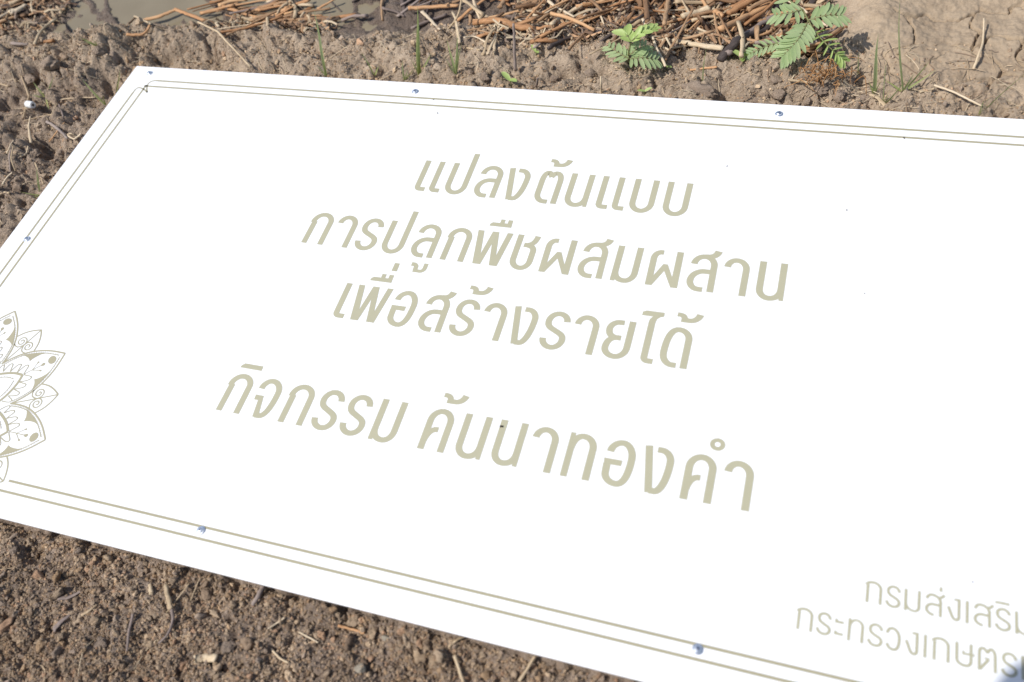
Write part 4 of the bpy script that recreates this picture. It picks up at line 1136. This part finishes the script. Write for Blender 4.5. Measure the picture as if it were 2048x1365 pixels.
put_stick('straw', on([(912, 1315), (920, 1340), (929, 1368)], 0.004), 0.0012, 0.0010, MAT_STRAW, 'tan straw in the front soil at the bottom centre', 'straw', STK, seed=77)
put_stick('straw', on([(1072, 1316), (1058, 1338), (1040, 1366)], 0.004), 0.0012, 0.0014, MAT_STRAW, 'tan straw leaning against the bottom edge at right', 'straw', STK, seed=78)
put_stick('straw', on([(899, 1296), (915, 1283), (932, 1276)], 0.003), 0.0008, 0.0008, MAT_STRAW, 'small straw leading to the bottom edge at the bottom centre', 'straw', STK, seed=79)
put_stick('leaf_strip', on([(110, 1262), (125, 1245), (143, 1232)], 0.002), 0.0028, 0.0012, MAT_GREYSTICK, 'grey dry leaf in the front soil at lower left', 'dry leaf', STK, flat=0.25, seed=80)
put_stick('leaf_strip', on([(118, 1199), (145, 1195), (170, 1180)], 0.002), 0.0020, 0.0010, MAT_GREYSTICK, 'curled brown leaf strip above the grey dry leaf', 'dry leaf', STK, flat=0.3, seed=81)
put_stick('straw', on([(168, 1233), (183, 1224), (198, 1212)], 0.003), 0.0014, 0.0008, MAT_STRAW, 'tapering straw between the dry leaves and the bent stalk', 'straw', STK, seed=82)
put_stick('root', on([(258, 1305), (262, 1265), (270, 1230)], 0.003), 0.0008, 0.0012, MAT_GREYSTICK, 'thin pinkish root in the front soil left of the bent stalk', 'root', STK, seed=83)
put_stick('straw', on([(540, 1260), (555, 1250), (572, 1238)], 0.003), 0.0006, 0.0006, MAT_STRAW, 'fine straw below the grey brown stick end', 'straw', STK, seed=84)
put_stick('straw', on([(545, 1300), (562, 1318), (580, 1328)], 0.003), 0.0008, 0.0006, MAT_STRAW, 'thin bent root fibre in the front soil at centre left', 'root', STK, seed=85)

# the tangled mat of reeds by the water
REEDS = []
for k in range(10):
    r = np.random.default_rng(500 + k)
    L0 = 0.055
    pts = resample([(0, -L0 / 2, 0), (r.normal() * 0.002, 0, r.normal() * 0.0012), (0, L0 / 2, 0)], 8, 0.0003, k)
    REEDS.append(tube_mesh('reed_stalk', pts, 0.0022 * (1 + 0.15 * r.normal(size=8)) * np.linspace(1, r.uniform(0.7, 1.1), 8), 6, r.uniform(0.35, 0.8)))
def reed_copy(k, p, ang, tilt, s, w, mat, label, group):
    me = REEDS[k]
    key = (k, mat.name)
    if key not in reed_copy.c:
        m2 = me.copy(); m2.materials.clear(); m2.materials.append(mat)
        m2.polygons.foreach_set('use_smooth', np.ones(len(m2.polygons), dtype=bool))
        reed_copy.c[key] = m2
    o = bpy.data.objects.new('reed_stalk', reed_copy.c[key])
    COL.objects.link(o)
    o.location = p; o.rotation_euler = (tilt, random.uniform(-1.2, 1.2), ang); o.scale = (w, s, w)
    tag(o, label, 'reed', group)
reed_copy.c = {}
mr = random.Random(12)
def mat_zone(n, poly, main, spread, hmax, label, group, mats):
    for _ in range(n):
        u, v = mr.random(), mr.random()
        x0 = poly[0] + (poly[1] - poly[0]) * u
        lo = poly[2] + (poly[4] - poly[2]) * u      # nearer boundary (larger py)
        py = poly[3] + (lo - poly[3]) * v
        p = at(x0, py)
        ang = mr.gauss(main, spread) if mr.random() < 0.72 else mr.uniform(-math.pi, math.pi)
        hh = hmax * (0.15 + 0.85 * mr.random()) * (1.0 - 0.6 * max(0, v - 0.6) / 0.4)
        reed_copy(mr.randrange(10), (p[0], p[1], p[2] + 0.002 + hh), ang, mr.gauss(0, 0.16), mr.uniform(0.45, 1.7), mr.uniform(0.55, 1.55), mc := mr.choice(mats), label.replace('COLOUR', WORD[mc.name]), group)
WORD = {'brown_reed': 'brown', 'orange_reed': 'orange brown', 'pale_straw': 'tan', 'dark_twig': 'blackish', 'grey_stick': 'grey brown'}
M_MIX = [MAT_REED] * 6 + [MAT_ORANGE] * 5 + [MAT_STRAW] * 3 + [MAT_DARKTWIG] + [MAT_GREYSTICK]
mat_zone(230, (1090, 1660, 86, -40, 116), math.radians(-52), 0.5, 0.020, 'COLOUR reed stalk in the thick tangled mat behind the board', 'reed stalks in the thick mat', M_MIX)
mat_zone(42, (905, 1110, 62, -50, 84), math.radians(-62), 0.5, 0.008, 'COLOUR reed stalk strewn on the wet mud left of the thick mat', 'reeds strewn on the wet mud', M_MIX)
mat_zone(46, (425, 665, 72, 8, 42), math.radians(-58), 0.35, 0.010, 'COLOUR reed stalk in the small heap at the end of the puddle', 'reeds heaped at the end of the puddle', M_MIX)
mat_zone(16, (0, 75, 46, -12, 40), math.radians(-50), 0.4, 0.008, 'COLOUR reed scrap in the straw clump at the upper left corner', 'reed scraps in the corner clump', [MAT_REED, MAT_DARKTWIG, MAT_STRAW])
mat_zone(20, (640, 900, 50, -30, 50), math.radians(-75), 0.6, 0.003, 'COLOUR reed scrap half sunk in the wet mud', 'reed scraps sunk in the wet mud', [MAT_REED, MAT_DARKTWIG, MAT_GREYSTICK])

# fine litter nobody could count
def litter(name, n, boxes, label, rmin, rmax, lmin, lmax, mat, fld, palette, zspread=0.0025):
    V, F, T_ = [], [], []
    b = 0
    pal = np.array(palette)
    for (x0, x1, y0, y1, share) in boxes:
        x, y, d = scatter(int(n * share), x0, x1, y0, y1, fld)
        for xi, yi, di in zip(x, y, d):
            l = rng.uniform(lmin, lmax); r = rng.uniform(rmin, rmax); a = rng.uniform(0, 6.28)
            if di < 0.004: continue
            dv = np.array([math.cos(a), math.sin(a)]) * l / 2
            pts = []
            bend = rng.normal() * 0.12 * l
            for t in (-1, -0.33, 0.33, 1):
                q_ = np.array([xi, yi]) + dv * t + np.array([-dv[1], dv[0]]) / (l / 2) * bend * (1 - t * t)
                if -0.003 < q_[0] < SX and -SY - 0.003 < q_[1] < 0.003: break
                pts.append((q_[0], q_[1], max(gh(q_[0], q_[1]), WATER_Z) + r + rng.uniform(0, zspread)))
            if len(pts) < 4: continue
            pts = np.array(pts)
            tc_ = pal[rng.integers(0, len(pal))] * rng.uniform(0.8, 1.2)
            s = np.array([-dv[1], dv[0], 0]) / (l / 2) * r
            for p in pts:
                V += [p + s, p + np.array([0, 0, r]), p - s]; T_ += [tc_] * 3
            for k in range(3):
                c = b + 3 * k
                F += [(c, c + 1, c + 4, c + 3), (c + 1, c + 2, c + 5, c + 4)]
            b += 12
    me = pydata(name, V, F)
    colour_attr(me, np.array(T_))
    o = link(name, me, mat, smooth=True)
    tag(o, label, 'litter', kind='stuff')
MAT_LITTER = soil_mat('litter_straw', (0.62, 0.6, 0.58), (0.85, 0.85, 0.85), (1, 1, 1), bump=0.2, rough=0.75, tint=True)
litter('straw_litter', 1500, [(-0.36, 0.0, -0.55, 0.07, 0.6), (-0.2, 1.1, 0.0, 0.12, 0.36), (0.15, 0.8, -0.74, -0.6, 0.04)], 'fine straw and root fibres strewn over the soil', 0.0002, 0.00055, 0.008, 0.04, MAT_LITTER, lambda x, y: np.ones_like(x), [(0.55, 0.42, 0.27), (0.42, 0.31, 0.2), (0.3, 0.2, 0.13), (0.62, 0.5, 0.34), (0.25, 0.18, 0.13)])
litter('reed_litter', 4600, [(0.46, 0.85, 0.108, 0.28, 0.86), (0.04, 0.20, 0.115, 0.17, 0.07), (-0.4, -0.27, 0.08, 0.2, 0.10)], 'fine broken reed bits in the mat by the water', 0.0005, 0.0019, 0.008, 0.04, MAT_LITTER, lambda x, y: (0.30 + 0.7 * sstep(-0.2, 0.25, gnoise(x * 30, y * 30, 5))), [(0.2, 0.12, 0.075), (0.3, 0.18, 0.10), (0.4, 0.24, 0.135), (0.52, 0.32, 0.18), (0.55, 0.42, 0.27), (0.1, 0.07, 0.05), (0.28, 0.21, 0.16), (0.62, 0.5, 0.34)], 0.010)

# ------------------------------------------------------------------ grass
def tip_point(base, px, py):
    """where the sight line of a tip passes closest to the vertical through the base"""
    v = ray(px, py); h = v[:2]
    t = ((base[:2] - CAM[:2]) @ h) / (h @ h)
    return CAM + t * v

def blade(parent, base, tip, width, bend=0.12, seed=0, mat=None, name='blade'):
    base = np.array(base, float); tip = np.array(tip, float)
    d = tip - base; ln = np.linalg.norm(d)
    side = np.cross(d / ln, (CAM - base) / np.linalg.norm(CAM - base)); side /= np.linalg.norm(side)
    rr = np.random.default_rng(seed)
    tw = rr.uniform(-0.6, 0.6)
    out = np.cross(side, d / ln)
    side = side * math.cos(tw) + out * math.sin(tw)
    nrm = np.cross(side, d / ln)
    V, F = [], []
    n = 12
    for k in range(n + 1):
        t = k / n
        c = d * t + nrm * bend * ln * (t * (1 - t)) + side * 0.05 * ln * math.sin(3 * t + seed) * t * (1 - t)
        w = width * (0.75 + 0.5 * t if t < 0.25 else (1 - ((t - 0.25) / 0.75) ** 1.6) * 0.875) / 2
        w = max(w, width * 0.02)
        V += [c - side * w + nrm * w * 0.35, c, c + side * w + nrm * w * 0.35]
    for k in range(n):
        a_ = 3 * k
        F += [(a_, a_ + 1, a_ + 4, a_ + 3), (a_ + 1, a_ + 2, a_ + 5, a_ + 4)]
    o = link(name, pydata(name, V, F), mat or MAT_GRASS, parent, smooth=True)
    return o

def tuft(label, base_px, blades, mat=None, name='grass_tuft', cat='grass', group='grass sprouts'):
    b = at(*base_px) - np.array([0, 0, 0.002])
    e = empty(name, tuple(b)); tag(e, label, cat, group)
    for i, bl in enumerate(blades):
        (px, py), w = bl[0], bl[1]
        off = np.array(bl[2]) if len(bl) > 2 else np.zeros(3)
        tip = tip_point(b, px, py) if not (len(bl) > 3) else up(px, py, bl[3])
        blade(e, off, tip - b, w, bend=0.10 if i % 2 else -0.08, seed=i + int(base_px[0]), mat=mat)
    return e
tuft('tall single grass blade with two small shoots behind the top edge', (652, 152), [((628, 22), 0.0040), ((634, 132), 0.0020), ((645, 118), 0.0018)])
tuft('broad grass blade with a small leafy shoot behind the top edge', (834, 137), [((835, 14), 0.0062), ((862, 108), 0.0030), ((840, 100), 0.0030), ((822, 118), 0.0020)])
tuft('bright green two bladed grass sprout above the top edge near the middle', (911, 148), [((915, 72), 0.0044), ((894, 80), 0.0036), ((924, 85), 0.0022), ((890, 115), 0.0020)])
tuft('thin slanting grass blade left of the broad blade', (748, 150), [((722, 104), 0.0022), ((758, 132), 0.0024)])
tuft('small faint grass blades at the top edge below the broad blade', (808, 160), [((804, 120), 0.0026), ((815, 140), 0.0020), ((828, 138), 0.0018)])
tuft('dark thin grass blade above the upper right screw', (1405, 166), [((1413, 93), 0.0024)])
tuft('tall pale green grass blade right of the feathery plant', (1748, 188), [((1757, 68), 0.0052), ((1738, 162), 0.0022), ((1764, 160), 0.0018)])
tuft('tall bright grass clump on the dry mud at right', (1806, 182), [((1800, -6), 0.0056), ((1862, 118), 0.0026, (0, 0, 0), 0.0), ((1828, 148), 0.0030), ((1872, 140), 0.0022, (0, 0, 0), -0.002), ((1770, 160), 0.0022)])
tuft('bright grass sprout at the top edge in front of the tall blades', (1766, 208), [((1774, 118), 0.0032), ((1812, 160), 0.0028), ((1785, 172), 0.0026), ((1778, 190), 0.0022)])
tuft('thin grass blade by the root tuft', (1716, 150), [((1718, 104), 0.0026)])
tuft('long thin grass blade arching to the right edge of the picture', (1958, 228), [((2060, 140), 0.0026, (0, 0, 0), 0.01), ((1980, 190), 0.0016), ((1968, 200), 0.0016)])
tuft('grass blade crossing the left edge of the board', (211, 210), [((163, 158), 0.0034), ((204, 190), 0.0022), ((220, 196), 0.0016)])
tuft('thin grass blade beside the corner of the board', (231, 186), [((240, 138), 0.0022)])
tuft('grass sprout near the small white plug', (90, 195), [((66, 164), 0.0034), ((108, 152), 0.0026), ((62, 190), 0.0026), ((100, 178), 0.0024), ((98, 220), 0.0020, (0, 0, 0), -0.012)])
tuft('small bright sprout on the steep clod above the left soil', (194, 91), [((160, 76), 0.0034), ((166, 84), 0.0026), ((186, 80), 0.0020)])
tuft('pair of green blades at the left edge of the board low down', (78, 388), [((73, 334), 0.0024), ((40, 384), 0.0020), ((60, 398), 0.0022)])

# ------------------------------------------------------------------ feathery seedlings
def leaflet_mesh(name, ln, wd, mat, fold=0.25):
    V, F = [], []
    n = 8
    for k in range(n + 1):
        t = k / n
        w = wd / 2 * (math.sin(math.pi * min(1, t * 0.93 + 0.07)) ** 0.55)
        V += [(-w, ln * t, w * fold), (0, ln * t, 0), (w, ln * t, w * fold)]
    for k in range(n):
        a_ = 3 * k
        F += [(a_, a_ + 1, a_ + 4, a_ + 3), (a_ + 1, a_ + 2, a_ + 5, a_ + 4)]
    me = pydata(name, V, F); me.materials.append(mat)
    me.polygons.foreach_set('use_smooth', np.ones(len(me.polygons), dtype=bool))
    return me
LF_A = leaflet_mesh('leaflet', 0.0165, 0.0047, MAT_LEAFLET)
LF_Y = leaflet_mesh('leaflet', 0.0165, 0.0026, MAT_YOUNG, 1.4)
LF_YW = leaflet_mesh('leaflet', 0.018, 0.008, MAT_YOUNG, 0.5)

def compound(parent, origin, pts, n, ln, me, lean=0.9, start=0.12, normal=None, terminal=True, taper=0.75, seed=0):
    """a leaf: a rachis with pairs of leaflets"""
    origin = np.array(origin)
    P_ = resample([np.array(p) - origin for p in pts], 16)
    r = tube_mesh('leaf', P_, np.linspace(0.0009, 0.0004, 16), 6)
    leaf = link('leaf', r, MAT_STEM, parent, smooth=True)
    rr = np.random.default_rng(seed)
    nm = normal if normal is not None else np.array([0.12, -0.25, 1.0])
    nm = np.array(nm) / np.linalg.norm(nm)
    for k in range(n):
        t = start + (1 - start) * k / (n - 1)
        f = t * 15; i = min(int(f), 14)
        c = P_[i] + (P_[i + 1] - P_[i]) * (f - i)
        d = P_[i + 1] - P_[i]; d /= np.linalg.norm(d)
        s = np.cross(d, nm); s /= np.linalg.norm(s)
        for sg in (-1, 1):
            a_ = lean * rr.uniform(0.9, 1.1) * (1 - 0.25 * t)
            y = d * math.cos(a_) + s * sg * math.sin(a_) + nm * rr.uniform(-0.12, 0.05)
            y /= np.linalg.norm(y)
            x = np.cross(y, nm); x /= np.linalg.norm(x); z = np.cross(x, y)
            o = bpy.data.objects.new('leaflet', me); COL.objects.link(o); o.parent = leaf
            k_ = ln / 0.0165 * (1 - (1 - taper) * abs(2 * t - 1) ** 2) * rr.uniform(0.92, 1.08)
            mw = Matrix.Identity(4)
            for q_ in range(3):
                mw[q_][0] = x[q_] * k_; mw[q_][1] = y[q_] * k_; mw[q_][2] = z[q_] * k_; mw[q_][3] = c[q_]
            o.matrix_local = mw
    return leaf

def stem(parent, origin, pts, r0, r1, mat=None, name='stem'):
    P_ = resample([np.array(p) - np.array(origin) for p in pts], 14)
    return link(name, tube_mesh(name, P_, np.linspace(r0, r1, 14), 7), mat or MAT_STEM, parent, smooth=True)

b1 = at(1655, 98)
plant = empty('feathery_seedling', tuple(b1))
tag(plant, 'feathery legume seedling with long paired leaflets over the dark branch', 'plant', 'feathery seedlings')
J1 = up(1606, 20, 0.036); J2 = up(1617, 42, 0.032); J3 = up(1629, 64, 0.026)
stem(plant, b1, [b1, up(1645, 84, 0.004), J3, J2, J1], 0.0013, 0.0009)
compound(plant, b1, [J1, up(1582, 26, 0.038), up(1551, 31, 0.032)], 6, 0.017, LF_A, lean=1.25, start=0.15, seed=1)
compound(plant, b1, [J2 + np.array([0, 0, 0.001]), up(1650, 32, 0.038), up(1682, 31, 0.034)], 7, 0.019, LF_A, lean=1.2, start=0.12, seed=2)
compound(plant, b1, [J2, up(1597, 78, 0.030), up(1566, 112, 0.018)], 11, 0.019, LF_A, lean=1.0, start=0.14, seed=3)
compound(plant, b1, [J3, up(1650, 86, 0.026), up(1672, 108, 0.018)], 6, 0.014, LF_Y, lean=1.35, start=0.08, seed=4)
compound(plant, b1, [up(1672, 108, 0.018), up(1684, 120, 0.012)], 3, 0.012, LF_YW, lean=0.8, start=0.1, seed=5)
compound(plant, b1, [J1, up(1580, 2, 0.036), up(1560, -12, 0.032)], 4, 0.016, LF_A, lean=1.2, start=0.3, seed=6)
compound(plant, b1, [up(1600, 84, 0.004), up(1548, 88, 0.004), up(1500, 108, -0.004)], 9, 0.013, LF_A, lean=1.1, start=0.25, seed=7)

b2 = at(1259, 128)
plant2 = empty('feathery_seedling', tuple(b2))
tag(plant2, 'young seedling with one bright unfolding leaf at the end of the dark bent twig', 'plant', 'feathery seedlings')
K1 = up(1262, 84, 0.022)
stem(plant2, b2, [b2, up(1257, 108, 0.006), K1], 0.0013, 0.0010)
compound(plant2, b2, [K1, up(1280, 68, 0.030), up(1306, 57, 0.028)], 5, 0.013, LF_YW, lean=0.55, start=0.05, seed=11)
compound(plant2, b2, [K1, up(1254, 72, 0.026), up(1250, 66, 0.026)], 3, 0.016, LF_YW, lean=0.75, start=0.05, seed=12)
compound(plant2, b2, [up(1258, 118, 0.0), up(1240, 108, 0.004), up(1218, 95, 0.002)], 6, 0.015, LF_A, lean=1.0, start=0.1, seed=13)
compound(plant2, b2, [up(1260, 118, 0.0), up(1285, 116, 0.004), up(1312, 120, -0.004)], 7, 0.017, LF_A, lean=1.2, start=0.1, seed=14)
compound(plant2, b2, [up(1258, 112, 0.0), up(1272, 100, 0.006), up(1290, 92, 0.004)], 5, 0.015, LF_A, lean=1.0, start=0.15, seed=15)

def sprout(px, py, label, size=0.006, n=2, mat=None):
    b = at(px, py)
    e = empty('sprout', tuple(b)); tag(e, label, 'sprout', 'tiny sprouts')
    stem(e, b, [b - np.array([0, 0, 0.002]), b + np.array([0.0005, 0, size * 0.4]), b + np.array([0, 0, size * 0.8])], 0.0006, 0.0005)
    for k in range(n):
        a_ = 6.28 * k / n + px
        o = bpy.data.objects.new('leaf', LF_YW); COL.objects.link(o); o.parent = e
        o.location = (0, 0, size * 0.8); o.rotation_euler = (0.35, 0, a_); s = size / 0.012
        o.scale = (s, s, s)
sprout(1072, 111, 'tiny two leaved sprout left of the dark bent twig', 0.007)
sprout(1022, 172, 'small green leaf pair touching the top edge below the grey stem', 0.010, 2)
sprout(1484, 128, 'tiny bright sprout at the foot of the dark branch', 0.010, 3)
sprout(1333, 140, 'tiny yellowish sprout on the bare soil right of the young seedling', 0.006)
sprout(1290, 190, 'tiny seedling at the top edge under the young seedling', 0.006)

# rusty root tuft
rb = at(1650, 165)
rt = empty('root_tuft', tuple(rb)); tag(rt, 'tuft of rusty hair roots on a clod at the top edge', 'root tuft')
rr = np.random.default_rng(77)
for k in range(46):
    a_ = rr.uniform(0, 6.28); l = rr.uniform(0.012, 0.034); h = rr.uniform(0.002, 0.016)
    p0 = np.array([rr.normal() * 0.012, rr.normal() * 0.007, 0.004 + rr.uniform(0, 0.006)])
    p2 = p0 + np.array([math.cos(a_) * l, math.sin(a_) * l * 0.7, rr.uniform(-0.004, 0.008)])
    p1 = (p0 + p2) / 2 + np.array([rr.normal() * 0.004, rr.normal() * 0.004, h])
    P_ = resample([p0, p1, p2], 8, 0.0004, k)
    link('root_hair', tube_mesh('root_hair', P_, np.linspace(0.00055, 0.0003, 8), 5), MAT_ROOT, rt, smooth=True)

# small white plug left of the board
pb = at(67, 218)
plug = empty('white_plug', (pb[0], pb[1], pb[2] + 0.004)); plug.rotation_euler = (0, math.radians(86), math.radians(-8))
tag(plug, 'small white cylindrical plug lying on the soil left of the board', 'plug')
pv_, pf_ = lathe([(0.0042, -0.006), (0.0046, -0.0052), (0.0046, 0.0048), (0.0040, 0.0058)], 24)
link('shell', pydata('shell', pv_, pf_ + [tuple(range(23, -1, -1))]), MAT_WHITE, plug, smooth=False)
pv_, pf_ = lathe([(0.0017, 0.0058), (0.0017, 0.0060)], 20)
link('end_shade', pydata('end_shade', pv_, pf_), MAT_SPECK_AND_SHADE, plug)  # shade on the end away from the sun, painted as a dark disc

# ------------------------------------------------------------------ the person bending over the board, outside the picture: only the shadow of the raised elbow shows
def cloth_mat():
    m, nt, b = new_mat('clothing')
    L = nt.links.new
    tc = N(nt, 'ShaderNodeTexCoord')
    sp = N(nt, 'ShaderNodeSeparateXYZ'); L(tc.outputs['Object'], sp.inputs[0])
    n = N(nt, 'ShaderNodeTexNoise'); n.inputs['Scale'].default_value = 60; n.inputs['Detail'].default_value = 5
    L(tc.outputs['Object'], n.inputs['Vector'])
    r = ramp(nt, [(0.3, (0.05, 0.06, 0.085)), (0.7, (0.09, 0.10, 0.13))], 1.0)
    L(n.outputs['Fac'], r.inputs[0]); L(r.outputs[0], b.inputs['Base Color'])
    b.inputs['Roughness'].default_value = 0.9
    return m
MAT_CLOTH = cloth_mat()
MAT_HAIR = fibre_mat('dark_hair', (0.015, 0.012, 0.01), (0.03, 0.024, 0.02), (0.05, 0.04, 0.035))
gz = -0.025
J = {'pelvis': (.98, -1.34, .50, .125), 'belly': (.96, -1.22, .62, .125), 'chest': (.93, -1.09, .73, .135), 'neck': (.925, -.985, .82, .055), 'skull': (.925, -.915, .865, .085), 'face': (.915, -.87, .845, .07),
     'lsh': (.755, -1.05, .775, .06), 'lel': (.615, -.865, .685, .042), 'lwr': (.765, -.815, .70, .028), 'lpalm': (.815, -.81, .705, .026),
     'rsh': (1.10, -1.09, .765, .06), 'rel': (1.20, -.93, .63, .042), 'rwr': (1.02, -.835, .69, .028), 'rpalm': (.975, -.82, .70, .026),
     'lhip': (.88, -1.37, .47, .095), 'lkn': (.80, -1.13, .30, .062), 'lan': (.82, -1.38, .03, .042), 'lto': (.79, -1.24, gz + .03, .038),
     'rhip': (1.08, -1.38, .47, .095), 'rkn': (1.14, -1.15, .28, .062), 'ran': (1.12, -1.42, .03, .042), 'rto': (1.14, -1.27, gz + .03, .038)}
E_ = [('pelvis', 'belly'), ('belly', 'chest'), ('chest', 'neck'), ('neck', 'skull'), ('skull', 'face'), ('chest', 'lsh'), ('lsh', 'lel'), ('lel', 'lwr'), ('lwr', 'lpalm'), ('chest', 'rsh'), ('rsh', 'rel'), ('rel', 'rwr'), ('rwr', 'rpalm'),
      ('pelvis', 'lhip'), ('lhip', 'lkn'), ('lkn', 'lan'), ('lan', 'lto'), ('pelvis', 'rhip'), ('rhip', 'rkn'), ('rkn', 'ran'), ('ran', 'rto')]
for side, sg in (('l', 1), ('r', -1)):
    pc = np.array(J[side + 'palm'][:3])
    for k in range(5):
        a_ = (k - 2) * 0.013
        base_ = pc + np.array([sg * 0.028, 0.004, a_]) if k else pc + np.array([sg * 0.006, 0.006, -0.032])
        tip_ = base_ + (np.array([sg * (0.030 - 0.004 * abs(k - 2)), -0.016, 0.0]) if k else np.array([sg * 0.02, -0.006, -0.022]))
        J['%sf%da' % (side, k)] = (*base_, .009); J['%sf%db' % (side, k)] = (*tip_, .0075)
        E_ += [(side + 'palm', '%sf%da' % (side, k)), ('%sf%da' % (side, k), '%sf%db' % (side, k))]
keys = list(J)
org = np.array([.97, -1.33, gz])
me = bpy.data.meshes.new('person')
me.from_pydata([tuple(np.array(J[k][:3]) - org) for k in keys], [(keys.index(a_), keys.index(b_)) for a_, b_ in E_], [])
person = bpy.data.objects.new('person', me)
COL.objects.link(person)
person.location = org
me.materials.append(MAT_CLOTH)
sk = person.modifiers.new('skin', 'SKIN'); sk.use_smooth_shade = True
for i, k in enumerate(keys):
    d_ = me.skin_vertices[0].data[i]; d_.radius = (J[k][3], J[k][3]); d_.use_root = (k == 'pelvis')
ss = person.modifiers.new('subdivision', 'SUBSURF'); ss.levels = 2; ss.render_levels = 2
tag(person, 'person in dark clothes bending over the lower right of the board, shadow only', 'person')
hv, hf = ico(3)
hv = hv[:] * np.array([0.094, 0.105, 0.098])
hv = hv * (1 + 0.02 * np.sin(hv[:, :1] * 260) * np.cos(hv[:, 2:3] * 240))
sel = hv[:, 2] > -0.02 + hv[:, 1] * 0.35
hv = np.where(sel[:, None], hv, hv * 0.86)
hair = link('hair', np_mesh('hair', hv, tris=hf), MAT_HAIR, person)
hair.location = np.array(J['skull'][:3]) - org + np.array([0.003, -0.012, 0.014])
